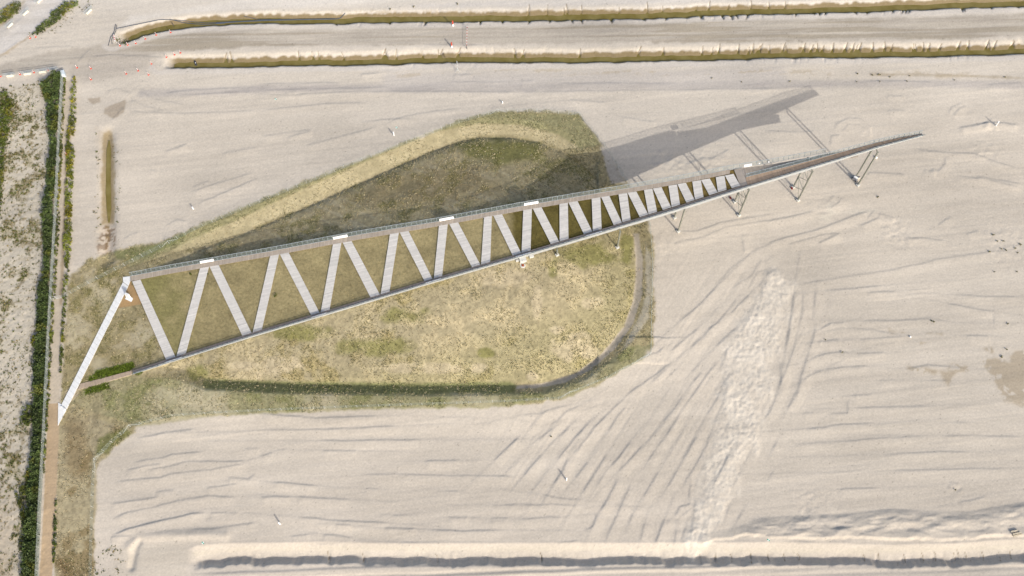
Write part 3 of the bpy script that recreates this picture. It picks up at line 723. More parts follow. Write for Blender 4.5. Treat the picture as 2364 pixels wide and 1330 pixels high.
NFL = mpoly([(330, 622), (420, 590), (560, 538), (700, 478), (850, 412), (1000, 346), (1110, 314), (1180, 314), (1250, 327), (1300, 349), (1345, 380), (1400, 440), (1190, 480), (830, 545), (430, 618)], 3, 1.0)
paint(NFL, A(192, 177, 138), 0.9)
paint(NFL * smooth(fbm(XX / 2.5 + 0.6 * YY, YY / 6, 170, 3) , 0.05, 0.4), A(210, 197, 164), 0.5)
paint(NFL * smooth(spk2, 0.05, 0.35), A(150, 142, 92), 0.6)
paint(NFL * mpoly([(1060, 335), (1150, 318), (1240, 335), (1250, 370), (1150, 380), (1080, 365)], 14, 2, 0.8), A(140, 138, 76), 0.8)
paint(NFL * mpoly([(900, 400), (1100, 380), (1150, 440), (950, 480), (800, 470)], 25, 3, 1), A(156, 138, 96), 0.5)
paint(NFL * smooth(((U - 1310) / 95) ** 2 + ((V - 395) / 48) ** 2 + 0.8 * spk2, 1.25, 0.4), A(116, 112, 78), 0.28)  # dense darker grass, with some of the ramp's shade painted into its colour
SFL = mpoly([(306, 866), (600, 775), (900, 684), (1200, 596), (1420, 540), (1470, 560), (1468, 690), (1440, 755), (1400, 808), (1340, 853), (1250, 882), (1000, 884), (700, 882), (480, 874), (430, 858)], 3, 1.2)
paint(SFL, A(180, 169, 137), 0.95)
paint(SFL * smooth(spk2 + spk3, 0.05, 0.5), A(162, 148, 102), 0.7)
paint(SFL * smooth(spk2 - spk3, 0.1, 0.5), A(202, 188, 152), 0.7)
paint(SFL * smooth(dC_full(), 12, 26), A(172, 164, 118), 0.45)
for c_, r1, r2 in [((865, 800), 85, 26), ((455, 862), 30, 22), ((1278, 615), 15, 22), ((1445, 565), 18, 40), ((1350, 590), 70, 30), ((940, 730), 60, 20), ((1120, 815), 20, 12), ((700, 770), 70, 20)]:
    q = ((U - c_[0]) / r1) ** 2 + ((V - c_[1]) / r2) ** 2
    paint(smooth(q + 1.2 * spk2, 1.3, 0.2), A(135, 134, 74), 0.72)
for c_, r1, r2 in [((640, 845), 60, 25), ((1160, 640), 70, 22), ((1330, 800), 60, 40), ((1000, 850), 150, 14), ((597, 868), 8, 16), ((1232, 868), 14, 12), ((1290, 762), 20, 10), ((1372, 700), 30, 14), ((1240, 700), 12, 40), ((560, 845), 40, 12)]:
    q = ((U - c_[0]) / r1) ** 2 + ((V - c_[1]) / r2) ** 2
    paint(smooth(q + 1.2 * spk2, 1.3, 0.2), A(208, 194, 162), 0.7)
STRIP = mpoly([(430, 880), (480, 900), (700, 908), (1000, 908), (1250, 905), (1350, 872), (1420, 822), (1450, 800), (1505, 795), (1482, 830), (1320, 915), (1150, 940), (800, 946), (500, 960), (320, 985), (240, 960), (160, 930), (220, 880), (306, 870)], 5, 1.5)
paint(STRIP, A(170, 166, 126), 0.85)
paint(STRIP * smooth(spk2 + spk3, 0.1, 0.45), A(198, 187, 154), 0.7)
paint(STRIP * smooth(spk2 - spk3, 0.15, 0.5), A(142, 144, 92), 0.6)
DITS = mline([(480, 888), (700, 895), (1000, 897), (1180, 895)], 13, 5, 1)
paint(DITS, A(124, 130, 84), 0.8)
LFT = mpoly([(160, 640), (300, 590), (300, 640), (410, 820), (310, 850), (200, 880), (140, 940), (150, 800)], 6, 2)
paint(LFT, A(172, 160, 122), 0.8)
paint(LFT * smooth(spk3 - spk2, 0.1, 0.5), A(196, 182, 148), 0.6)
paint(LFT * smooth(spk2, 0.0, 0.3), A(146, 138, 92), 0.6)
ET = mpoly([(1462, 540), (1474, 540), (1485, 600), (1483, 680), (1462, 748), (1419, 808), (1364, 854), (1306, 883), (1240, 896), (1190, 899), (1192, 890), (1250, 886), (1330, 862), (1390, 815), (1440, 755), (1462, 690), (1468, 620)], 2, 0.6)
paint(ET, A(198, 186, 168), 0.9); GR *= 1 - 0.97 * ET; paint(ET * smooth(spk2 - 0.4 * spk, 0.0, 0.3), A(172, 164, 146), 0.6)
ES = mpoly([(1490, 560), (1505, 600), (1506, 680), (1498, 730), (1460, 790), (1430, 815), (1472, 740), (1490, 680)], 4, 1.5)
paint(ES, A(212, 202, 178), 0.8); GR *= 1 - 0.6 * ES
EP = mpoly([(1384, 340), (1400, 345), (1420, 385), (1446, 425), (1410, 424), (1398, 385)], 3, 1.5)
paint(EP, A(205, 196, 182), 0.9); GR *= 1 - 0.8 * EP
GR *= 1 - 0.55 * np.maximum(STRIP, LFT) * smooth(spk3 - 0.6 * spk2, 0.0, 0.4)
paint(np.maximum(STRIP, LFT) * smooth(spk3 - 0.6 * spk2, 0.05, 0.45), A(204, 194, 164), 0.55)
MEAD = mpoly([(140, 985), (215, 960), (300, 990), (225, 1066), (216, 1340), (124, 1340)], 5, 2)
paint(MEAD, A(184, 172, 140), 0.85); GR *= 1 - MEAD * smooth(spk2 - 0.5 * spk3, 0.0, 0.4) * 0.8
paint(MEAD * smooth(spk2 + spk3, 0.0, 0.4), A(140, 122, 86), 0.75)
paint(mpoly([(150, 960), (195, 970), (205, 1060), (190, 1110), (150, 1080)], 14, 3, 0.6), A(148, 128, 92), 0.6)
paint(mpoly([(230, 1010), (290, 985), (300, 1000), (250, 1045), (222, 1050)], 6, 2), A(126, 130, 72), 0.75)
paint(mpoly([(136, 1290), (165, 1300), (165, 1340), (130, 1340)], 8, 2), A(130, 108, 76), 0.6)
# bright new verge beside the little boardwalk
for pts in ([(205, 876), (225, 856), (308, 836), (312, 848), (300, 856), (212, 880)], [(196, 902), (210, 893), (250, 884), (254, 896), (225, 905), (198, 912)], [(314, 862), (330, 858), (324, 868)]):
    gm = mpoly(pts, 1.5, 0.5)
    paint(gm, A(92, 108, 34), 0.95)
# pale pebbly ring beside the boardwalk
paint(mpoly([(250, 885), (330, 862), (345, 880), (300, 900), (250, 905)], 6, 2), A(184, 172, 138), 0.5)
paint(mpoly([(160, 915), (230, 905), (250, 950), (200, 990), (150, 970)], 10, 2), A(186, 172, 138), 0.5)
# tan gravel: footpath by the hedge and forecourt
PATH = [(111, 932), (137, 930), (136, 1000), (131, 1120), (126, 1230), (120, 1345), (90, 1345), (97, 1230), (103, 1110), (108, 1000)]
pm = mpoly(PATH, 1.2, 0.25); paint(pm, A(196, 173, 142), 1.0); GR *= 1 - pm
pm2 = mpoly([(300, 648), (325, 690), (328, 702), (272, 712), (295, 668)], 1.5, 0.4); paint(pm2, A(188, 156, 112), 1.0); GR *= 1 - pm2
# western land beyond the hedge
WL = mpoly([(-80, 215), (20, 205), (100, 185), (140, 165), (125, 400), (118, 620), (110, 690), (100, 900), (98, 1000), (85, 1180), (70, 1345), (-80, 1345)], 6, 2)
paint(WL, A(206, 197, 178), 0.95)
paint(WL * smooth(spk2 + spk3, 0.0, 0.5), A(176, 166, 132), 0.6)
paint(WL * smooth(spk, 0.12, 0.3), A(216, 206, 190), 0.7)
dk = smooth(spk + 0.6 * spk2, 0.02, 0.2) * smooth(spk3, -0.45, 0.1)
paint(WL * dk, A(138, 126, 90), 0.7)
paint(WL * smooth(U, 60, 10) * smooth(V, 1050, 1250) , A(186, 170, 146), 0.5)
WG = WL * (0.45 + 0.75 * smooth(spk3 + 0.5 * spk2, 0.0, 0.35)); WD = WL * (0.10 + 0.5 * smooth(spk2 + spk3, -0.1, 0.4))
# sandy lane east of the fence
LN = mpoly([(146, 190), (165, 185), (168, 300), (156, 420), (152, 560), (146, 700), (142, 860), (138, 930), (112, 930), (120, 760), (128, 620), (136, 480), (142, 330)], 3, 1.2)
paint(LN, A(206, 193, 172), 0.9)
paint(LN * mline([(158, 300), (150, 480), (147, 560), (141, 700)], 4, 3, 1), A(160, 142, 112), 0.7)
GR *= 1 - 0.7 * LN
paint(mpoly([(150, 905), (182, 880), (180, 915), (150, 935)], 4, 1.5), A(206, 190, 164), 0.8)
# fine mottling everywhere
C *= (1 + 0.12 * F1 + 0.12 * F4 * (1 - GR) + 0.075 * F2 * (1 - GR) + 0.05 * F3 + 0.035 * RNG.randn(NY, NX))[..., None]
C *= (1 + (0.34 * spk + 0.28 * spk2 + 0.16 * spk3 + 0.05 * RNG.randn(NY, NX)) * GR)[..., None]
peb = RNG.rand(NY, NX)
C[(peb > 0.9988) & (GR < 0.3)] *= 0.62
C = np.clip(C, 0.01, 0.85)

# assemble the sheet with a far surround to the horizon
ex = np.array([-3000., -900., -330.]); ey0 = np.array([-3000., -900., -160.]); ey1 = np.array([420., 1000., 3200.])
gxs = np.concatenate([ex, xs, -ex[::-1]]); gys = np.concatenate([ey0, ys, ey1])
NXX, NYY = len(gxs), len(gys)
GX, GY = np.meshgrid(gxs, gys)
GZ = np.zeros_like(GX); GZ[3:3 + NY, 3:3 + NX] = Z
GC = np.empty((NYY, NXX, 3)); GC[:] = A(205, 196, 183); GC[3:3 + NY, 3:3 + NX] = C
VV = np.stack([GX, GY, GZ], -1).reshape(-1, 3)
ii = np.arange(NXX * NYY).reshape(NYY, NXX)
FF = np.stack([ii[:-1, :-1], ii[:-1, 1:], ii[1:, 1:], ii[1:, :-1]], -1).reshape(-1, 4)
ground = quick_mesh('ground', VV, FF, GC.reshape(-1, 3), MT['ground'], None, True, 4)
tag(ground, kind='structure')

def water_strip(name, pts, hw, z, taper=6.0):
    pts = [Vector((p[0], p[1], 0)) for p in pts]
    mb = MB(); L_ = []; R_ = []
    dense = []
    for a, b_ in zip(pts[:-1], pts[1:]):
        k = max(1, int((b_ - a).length / 3))
        dense += [a.lerp(b_, i / k) for i in range(k)]
    dense.append(pts[-1])
    for i, p in enumerate(dense):
        d = (dense[min(i + 1, len(dense) - 1)] - dense[max(i - 1, 0)]).normalized()
        n = Vector((-d.y, d.x, 0))
        w_ = hw * min(1.0, max(0.05, (dense[0] - p).length / taper, 0.05)) ** 0.5 * (1 + 0.12 * random.uniform(-1, 1))
        if name == 'swale_water': w_ *= min(1.0, max(0.1, (dense[-1] - p).length / 5)) ** 0.5
        L_.append(p + n * w_); R_.append(p - n * w_)
    n = len(dense)
    mb.add([(p.x, p.y, z) for p in L_] + [(p.x, p.y, z) for p in R_], [(n + i, n + i + 1, i + 1, i) for i in range(n - 1)])
    o = build(name, mb, MT['water'])
    return tag(o, kind='structure')
water_strip('ditch_water', D1[1:], 3.0, -0.96)
water_strip('ditch_water', D2[1:], 3.0, -1.04)
SW_Y = 1
water_strip('swale_water', W2([(250.5, 322), (249.5, 345), (248.5, 400), (248.5, 440), (250, 480), (250, 512)]), 0.8, -0.60)

# ------------------------------------------------------------------ grass tufts
def tufts(name, P, S, CO, lean=0.5, blades=6, mtl=None, parent=None, wid=0.16, kind='stuff'):
    """P base points (n,3), S heights (n,), CO colours (n,3)"""
    n = len(P)
    k = blades
    ang = RNG.rand(n, k) * 2 * np.pi
    r0 = RNG.rand(n, k) * 0.35 * S[:, None]
    ln = (0.3 + RNG.rand(n, k) * lean * 2) * S[:, None]
    hh = S[:, None] * (0.55 + 0.45 * RNG.rand(n, k))
    bx = P[:, None, 0] + r0 * np.cos(ang); by = P[:, None, 1] + r0 * np.sin(ang)
    bw = wid * S[:, None] * (0.7 + 0.6 * RNG.rand(n, k)) 
    ca, sa = np.cos(ang), np.sin(ang)
    z = np.repeat(P[:, None, 2], k, 1)
    v0 = np.stack([bx - sa * bw, by + ca * bw, z - 0.03], -1)
    v1 = np.stack([bx + sa * bw, by - ca * bw, z - 0.03], -1)
    v2 = np.stack([bx + ca * ln, by + sa * ln, z + hh], -1)
    Vt = np.stack([v0, v1, v2], 2).reshape(-1, 3)
    Ft = np.arange(len(Vt)).reshape(-1, 3)
    cb = CO[:, None, :] * (0.8 + 0.4 * RNG.rand(n, k, 1))
    Ct = np.repeat(cb.reshape(-1, 3), 3, 0)
    o = quick_mesh(name, Vt, Ft, np.clip(Ct, 0.005, 0.8), mtl or MT['grass'], parent)
    if kind: o['kind'] = kind
    return o

def scatter(mask, per_m2):
    p = mask * per_m2 * G * np.gradient(ys)[:, None]
    n = RNG.poisson(np.clip(p, 0, 5))
    j, i = np.nonzero(n)
    rep = n[j, i]
    j = np.repeat(j, rep); i = np.repeat(i, rep)
    x = xs[i] + (RNG.rand(len(i)) - 0.5) * G; y = ys[j] + (RNG.rand(len(i)) - 0.5) * G
    return x, y, j, i

beds = np.zeros(in_core.shape, bool); beds[sub] = in_core[sub] & ~west
vis = (U > -60) & (U < 2424) & (V > -60) & (V < 1390) & ~beds
gm = GR * vis
x, y, j, i = scatter(gm * np.clip(0.75 + 1.6 * spk2 + 0.8 * spk3, 0.05, 1.7), 8.0)
col = C[j, i].copy()
greener = np.clip(0.28 + 1.6 * spk2[j, i] + 1.0 * spk3[j, i] + 0.25 * RNG.randn(len(i)), 0, 1)[:, None]
col = col * (1 - 0.55 * greener) + (A(116, 122, 68) * (0.7 + 0.3 * RNG.rand(len(i), 1))) * 0.55 * greener
dry = (RNG.rand(len(i)) < 0.22)[:, None]
col = np.where(dry, A(212, 198, 160) * (0.85 + 0.25 * RNG.rand(len(i), 1)), col)
hgt = 0.18 + 0.22 * RNG.rand(len(i)) ** 2
tufts('meadow_grass', np.stack([x, y, zt(x, y)], -1), hgt, col, blades=5, wid=0.2)
# new green verge
vm = np.zeros(U.shape)
for pts in ([(205, 876), (225, 856), (308, 836), (312, 848), (300, 856), (212, 880)], [(196, 902), (210, 893), (250, 884), (254, 896), (225, 905), (198, 912)], [(314, 862), (330, 858), (324, 868)]):
    vm = np.maximum(vm, mpoly(pts, 1.0, 0.4))
x, y, j, i = scatter(vm, 14)
tufts('green_verge', np.stack([x, y, zt(x, y)], -1), 0.25 + 0.3 * RNG.rand(len(i)), A(104, 122, 40) * (0.6 + 0.7 * RNG.rand(len(i), 1)))
# weeds scattered on the western land, the lane and round the ditches
wm = 0.7 * WG * smooth(spk + 0.5 * spk2, 0.02, 0.25) + 0.55 * WD
wm += 0.5 * mpoly([(60, 85), (180, 5), (215, 10), (110, 85)], 8, 2, 0.5) * (RNG.rand(*U.shape) < 0.25)
wm += 0.9 * mpoly([(0, 215), (40, 222), (45, 290), (22, 330), (0, 330)], 8, 2, 0.5) + 0.9 * mpoly([(-30, 300), (12, 320), (6, 470), (-30, 520)], 5, 2, 0.3)
wm += 0.5 * mpoly([(100, 185), (0, 205), (-30, 230), (60, 225), (105, 210)], 8, 2) * smooth(spk, 0.1, 0.3)
wm += 0.6 * mpoly([(222, 300), (232, 400), (230, 520), (215, 560), (222, 430)], 4, 2) * smooth(spk, 0.1, 0.3) + 0.4 * mpoly([(262, 330), (275, 330), (278, 520), (266, 520)], 3, 2) * smooth(spk, 0.1, 0.3)
wm += 0.5 * mpoly([(225, 1240), (300, 1280), (290, 1345), (215, 1345)], 8, 3) * smooth(spk, 0.15, 0.3)
wm += 0.5 * mpoly([(268, 90), (285, 80), (300, 95), (285, 106)], 4, 2)
x, y, j, i = scatter(wm * vis, 11)
wc = np.where((RNG.rand(len(i)) < 0.7)[:, None], A(98, 106, 44), A(150, 134, 82)) * (0.6 + 0.6 * RNG.rand(len(i), 1))
tufts('scrub_weeds', np.stack([x, y, zt(x, y)], -1), 0.12 + 0.32 * RNG.rand(len(i)) ** 2.5, wc, mtl=MT['leaf'], wid=0.3)

# ------------------------------------------------------------------ hedges and bushes: leaf clumps round stems
def foliage(name, P, R, CO, parent, leaves=26, size=0.22):
    """clumps of leaf-sized quads: P centres (n,3), R radii"""
    n = len(P); k = leaves
    th = RNG.rand(n, k) * 2 * np.pi; ph = np.arccos(1 - 1.35 * RNG.rand(n, k)); rr = R[:, None] * (0.35 + 0.65 * RNG.rand(n, k) ** 0.5)
    c = np.stack([rr * np.sin(ph) * np.cos(th), rr * np.sin(ph) * np.sin(th), rr * np.cos(ph) * 0.95], -1) + P[:, None, :]
    a = RNG.randn(n, k, 3); a /= np.linalg.norm(a, axis=-1, keepdims=True)
    b_ = RNG.randn(n, k, 3); b_ -= (a * b_).sum(-1, keepdims=True) * a; b_ /= np.linalg.norm(b_, axis=-1, keepdims=True)
    s = size * (0.6 + 0.8 * RNG.rand(n, k, 1))
    V4 = np.stack([c - a * s, c + b_ * s * 0.45, c + a * s, c - b_ * s * 0.45], 2).reshape(-1, 3)
    cc = np.repeat((CO[:, None, :] * (0.65 + 0.7 * RNG.rand(n, k, 1))).reshape(-1, 3), 4, 0)
    F = np.arange(len(V4)).reshape(-1, 4)
    return quick_mesh(name, V4, F, np.clip(cc, 0.004, 0.5), MT['leaf'], parent, False, 4)

def band_points(rows, n):
    """random points in a band given by rows (y, x_left, x_right) in photo pixels"""
    rows = np.array(rows, float)
    ar = np.diff(rows[:, 0]) * 0.5 * ((rows[1:, 2] - rows[1:, 1]) + (rows[:-1, 2] - rows[:-1, 1]))
    cum = np.concatenate([[0], np.cumsum(ar)])
    q = np.sort(RNG.rand(n)) * cum[-1]
    v = np.interp(q, cum, rows[:, 0])
    l = np.interp(v, rows[:, 0], rows[:, 1]); r = np.interp(v, rows[:, 0], rows[:, 2])
    u = l + (r - l) * RNG.rand(n)
    return u, v

def hedge(name, rows, n, h, label, cat, base_col, size=0.24, leaves=24, rad=0.55, hvar=0.35):
    u, v = band_points(rows, n)
    w = np.array([unproj(a, b_, h * 0.5) for a, b_ in zip(u, v)])
    z = zt(w[:, 0], w[:, 1])
    c0 = w.mean(0)
    root = thing(name, (float(c0[0]), float(c0[1]), 0.0), label, cat)
    P = np.stack([w[:, 0], w[:, 1], z + h * (0.35 + (hvar + 0.25) * RNG.rand(n)) * (1 + 0.8 * fbm(w[:, 0] / 3, w[:, 1] / 3, 206, 2))], -1)
    cv = base_col * (0.65 + 0.7 * RNG.rand(n, 1)) * np.array([1, 1, 1])
    cv = cv * (1 + 0.7 * fbm(w[:, 0] / 5, w[:, 1] / 5, 205, 3))[:, None]
    yel = (fbm(w[:, 0] / 4, w[:, 1] / 4, 200, 2) > 0.2)[:, None]
    cv = np.where(yel, cv * np.array([1.5, 1.2, 0.8]), cv)
    fo = foliage('foliage', P, rad * (0.7 + 0.6 * RNG.rand(n)), cv, root, leaves, size)
    mb = MB()
    for k in range(0, n, 3):
        mb.tube((w[k, 0], w[k, 1], z[k] - 0.1), (w[k, 0] + random.uniform(-.3, .3), w[k, 1] + random.uniform(-.3, .3), z[k] + h * 0.8), 0.03, 3, 0.012, (0.12, 0.09, 0.05))
    st = build('stems', mb, MT['grass'], root)
    fo['kind'] = 'stuff'; st['kind'] = 'stuff'
    return root

hedge('hedge', [(168, 128, 139), (190, 98, 137), (230, 106, 136), (300, 115, 131), (340, 117, 130), (420, 108, 126), (500, 99, 121), (560, 104, 118), (620, 102, 115), (655, 92, 112), (690, 88, 111), (780, 84, 106), (830, 80, 105), (900, 78, 102), (990, 79, 98), (1100, 71, 91), (1200, 61, 86), (1345, 52, 80)], 2600, 1.9, 'tall dense dark green hedge running along the west side of the long wire fence', 'hedge', A(84, 100, 52), 0.26, 26)
hedge('bush_row', [(175, 172, 175), (200, 165, 175), (260, 162, 175), (330, 152, 172), (380, 154, 170), (450, 152, 167), (520, 151, 166), (560, 146, 164), (610, 152, 160), (660, 148, 156)], 520, 0.7, 'low yellowish green weedy strip on the east side of the sandy lane', 'shrubs', A(122, 130, 44), 0.2, 18, 0.4)
hedge('grass_verge', [(180, 148, 152), (330, 139, 145), (500, 131, 138), (620, 124, 132), (700, 118, 126), (800, 114, 121), (930, 108, 113), (1000, 104, 109), (1100, 100, 104)], 460, 0.5, 'narrow strip of low greenery between the long wire fence and the sandy lane', 'grass strip', A(104, 114, 40), 0.18, 16, 0.3)
hedge('bush_row', [(660, 147, 154), (720, 144, 151), (790, 141, 148), (860, 138, 141)], 110, 0.5, 'thin dark green weedy strip south of the gate beside the lane', 'shrubs', A(100, 112, 42), 0.18, 18, 0.35)
hedge('bush_row', [(1155, 127, 130), (1200, 125, 130), (1232, 125, 131), (1262, 122, 130), (1300, 122, 124)], 60, 0.5, 'small dark green weeds along the east edge of the tan footpath', 'shrubs', A(80, 96, 36), 0.18, 18, 0.32)
hedge('shrub', [(1060, 68, 74), (1090, 62, 73), (1120, 55, 70), (1140, 36, 68), (1160, 40, 62), (1200, 52, 60), (1270, 44, 52)], 150, 0.8, 'spreading olive green shrub on pale ground west of the hedge, low in the picture', 'shrub', A(110, 116, 48), 0.2, 20, 0.4)
hedge('shrub', [(935, 60, 76), (950, 50, 78), (975, 48, 76), (985, 55, 60)], 60, 1.0, 'rounded olive green shrub against the hedge just west of the arrowhead paving', 'shrub', A(96, 106, 40), 0.22, 22, 0.45)
hedge('shrub', [(775, 76, 84), (790, 73, 84), (803, 76, 84)], 24, 0.8, 'small bright green bush against the hedge opposite the middle of the white path', 'shrub', A(100, 112, 36), 0.2, 20, 0.4)
hedge('shrub', [(215, 0, 14), (235, 0, 30), (262, 0, 28), (300, 0, 20), (330, 0, 12), (420, 0, 5), (500, -6, 2)], 190, 1.0, 'dark green shrubs at the far left edge west of the hedge', 'shrub', A(96, 108, 40), 0.22, 22, 0.5)
hedge('shrub', [(4, 150, 182), (14, 138, 176), (26, 126, 160), (38, 112, 148), (52, 100, 128), (66, 82, 110), (80, 74, 88)], 230, 0.8, 'long strip of green bushes in the ditch east of the pale road', 'shrubs', A(106, 120, 62), 0.2, 20, 0.42)
hedge('shrub', [(8, 34, 46), (18, 14, 50), (30, -4, 40), (44, -10, 22), (54, -10, 6)], 150, 0.9, 'patch of yellowish green bushes west of the pale road in the corner', 'shrub', A(116, 124, 60), 0.2, 20, 0.45)
hedge('shrub', [(188, 96, 108), (198, 94, 112), (210, 98, 112), (222, 104, 114)], 50, 1.0, 'olive yellow bush on the west face of the hedge near its north end', 'shrub', A(126, 124, 40), 0.22, 20, 0.45)

def weed(px, py, r, label, col=None, group=None):
    p = gp(px, py)
    root = thing('weed_plant', p, label, 'weed', group)
    n = max(3, int(5 * r / 0.4))
    P = np.stack([p.x + RNG.randn(n) * r * 0.45, p.y + RNG.randn(n) * r * 0.45, p.z + 0.12 + 0.2 * RNG.rand(n)], -1)
    co = np.repeat((A(96, 104, 40) if col is None else col)[None], n, 0) * (0.7 + 0.5 * RNG.rand(n, 1))
    foliage('leaves', P, np.full(n, r * 0.5), co, root, 14, 0.13)
    mb = MB(); mb.tube(p - Vector((0, 0, .05)), p + Vector((0.04, 0.03, 0.22)), 0.02, 4, 0.01, (0.1, 0.1, 0.05))
    build('stem', mb, MT['grass'], root)

WEEDS = [(2294, 543, .5), (2302, 557, .4), (2315, 557, .4), (2283, 581, .55), (2322, 578, .5), (2312, 576, .35), (2345, 575, .4), (2357, 565, .5), (2350, 585, .4), (2347, 627, .3), (2295, 628, .3), (2155, 743, .6), (2150, 741, .3), (1944, 815, .45), (1905, 785, .3), (2323, 806, .45), (2312, 824, .5), (2327, 748, .35), (2204, 1131, .35), (2026, 456, .5), (1979, 171, .6), (2014, 174, .5), (2028, 173, .7), (2055, 177, .5), (2100, 176, .35), (1977, 190, .45), (2031, 189, .35), (2094, 189, .4), (2203, 186, .4), (1823, 188, .45), (1643, 181, .45), (1712, 190, .35), (2320, 179, .5), (637, 682, .7), (440, 634, .55), (480, 632, .4), (1272, 1008, .4), (25, 200, .7), (55, 197, .5), (900, 22, .6), (955, 16, .7), (1055, 9, .7)]
LONE = {(2155, 743): 'olive weed at the end of a long ridge above the damp streaks', (2150, 741): 'tiny weed just west of the olive weed above the damp streaks',
        (1944, 815): 'weed on the curved ridge just east of the rubble strip', (1905, 785): 'small weed on the ridge above the curved ridge east of the rubble strip',
        (2323, 806): 'weed in the pale notch at the top of the large damp patch', (2312, 824): 'weed on the western margin of the large damp patch', (2327, 748): 'small weed on sand above the large damp patch',
        (2204, 1131): 'lone weed on a disturbed sandy spot near the lower right corner', (2026, 456): 'lone weed on sand south-east of the outermost ramp leg', (1272, 1008): 'lone weed on sand below the grassed enclosure',
        (25, 200): 'round weed on pale ground near the left edge below the rail barriers', (55, 197): 'weed on pale ground between the left edge and the hedge tip'}
for k, (a, b_, r) in enumerate(WEEDS):
    if 2270 < a and 530 < b_ < 640: lb, g = 'small green weed in the loose cluster by the right edge of the picture', 'weeds clustered on sand by the right edge'
    elif 160 < b_ < 195: lb, g = 'small olive weed in the scattered row along the grey track', 'weeds scattered along the grey track'
    elif 400 < a < 700 and 600 < b_ < 700: lb, g = {637: 'round bright green weed in dry planting between two zigzag strips', 440: 'small weed in the leftmost planted triangle near its top edge', 480: 'small weed at the top corner beside the second zigzag strip'}[a], None
    elif b_ < 30: lb, g = 'low olive weed on the bright spoil north of the ditch', 'weeds on the spoil north of the ditch'
    else: lb, g = LONE[(a, b_)], 'lone weeds on bare sand'
    if 400 < a < 700 and 600 < b_ < 700: continue
    tr_k = g in ('weeds scattered along the grey track', 'weeds on the spoil north of the ditch')
    weed(a, b_, r * (0.55 if tr_k else 0.65), lb, A(142, 136, 86) if tr_k else A(128, 126, 74), g)

# ------------------------------------------------------------------ the viewing ramp
ramp = thing('viewing_ramp', (SE3[0].x, SE3[0].y, 0.0), 'long pale wedge-shaped viewing ramp with zigzag boardwalk rising to a pointed tip', 'viewing ramp')
BG = A(229, 225, 217); BB = A(187, 175, 160); BD = A(170, 156, 144)

def boards(name, L_, R_, z_off, th, col, bw=0.29, var=0.07, parent=None, label=None):
    """boards laid across a lane: L_/R_ polylines of equal length (3-D)"""
    mb = MB()
    for (a, b_), (c, d) in zip(zip(L_[:-1], L_[1:]), zip(R_[:-1], R_[1:])):
        n = max(1, int(round(((b_ - a).length + (d - c).length) / 2 / bw)))
        for k in range(n):
            t0 = (k + 0.02) / n; t1 = (k + 0.98) / n
            q = [a.lerp(b_, t0), a.lerp(b_, t1), c.lerp(d, t1), c.lerp(d, t0)]
            dz = random.uniform(-0.004, 0.004)
            f = 1 + random.gauss(0, var) * (1 if random.random() < 0.93 else 2.0)
            f = min(1.22, max(0.75, f))
            lo = [p + Vector((0, 0, z_off - th + dz)) for p in q]; hi = [p + Vector((0, 0, z_off + dz)) for p in q]
            mb.hexa(lo, hi, [x_ * f for x_ in col])
    o = build(name, mb, MT['boards'], parent or ramp)
    if label: o['label'] = label
    return o

# zigzag strips: (left, right) at the north end, (left, right) at the south end
ZZ = [((305, 650), (324, 645.5), (383.4, 831), (405, 823.6)), ((462, 618.8), (482.4, 615.6), (407, 823.6), (429, 815)), ((483.7, 615.4), (504.8, 612), (559.8, 776), (580.8, 768.8)), ((623.7, 590.4), (644, 587), (583, 769), (604, 762.5)),
      ((646, 586.6), (666.5, 583.2), (719, 729), (738, 722.6)), ((768.7, 564), (788, 560.8), (740, 722.2), (760.5, 716)), ((791, 560.2), (811.6, 556.6), (855.6, 687.3), (877.3, 680.8)), ((900.3, 540), (920.8, 536), (878.6, 680.4), (899, 674.6)),
      ((922.6, 536), (942.5, 532.2), (981, 651), (999.3, 645.5)), ((1013.6, 519.6), (1033.8, 516), (1001.3, 645), (1020.5, 639)), ((1036.6, 515.6), (1056.8, 512), (1089.5, 616.8), (1108.7, 611)), ((1117.6, 501), (1135.5, 498), (1110.5, 610.6), (1131.7, 604.6)),
      ((1138.9, 497.2), (1158.5, 493.6), (1183.8, 590.4), (1203.3, 584.6)), ((1208, 485), (1228, 481.4), (1204, 584), (1224.9, 577.6)), ((1230, 481.2), (1249.8, 478), (1271.6, 563.4), (1290.7, 557.6)), ((1291.5, 470.8), (1311, 467.6), (1292, 557), (1312.5, 551)),
      ((1312.5, 467.4), (1333, 464), (1348, 540.4), (1367.4, 534.6)), ((1366, 458.6), (1386, 455.4), (1368.7, 534), (1389, 528)), ((1388, 455), (1406.5, 452), (1416.8, 519.4), (1435.7, 513.8)), ((1428, 448.6), (1448, 445.4), (1437, 513.2), (1456, 507.4)),
      ((1449, 445), (1469, 442), (1477, 501), (1496.5, 495)), ((1486.8, 438.8), (1506, 435.6), (1497.3, 494.8), (1517, 488.8)), ((1507.5, 435.2), (1527, 432), (1530.3, 484.8), (1549.4, 478.6)), ((1543.3, 429), (1563, 425.8), (1550.7, 478.2), (1569.9, 472.2)),
      ((1564.3, 425.4), (1583.4, 422.2), (1584.7, 467.6), (1603.4, 461.4)), ((1598.3, 419.2), (1618, 415.8), (1604.6, 461), (1624.3, 454.8)), ((1618.7, 415.4), (1638.4, 412), (1637.6, 450.4), (1656.8, 444.4)), ((1652.5, 409), (1672.4, 405.4), (1657.6, 444), (1677.5, 438)), ((1673.4, 405), (1693.4, 401.4), (1689.5, 434.2), (1709.2, 428.6))]
for a, b_, c, d in ZZ:
    boards('walkway', [deck(*a), deck(*c)], [deck(*b_), deck(*d)], 0.0, 0.12, BG, 0.29, 0.05)
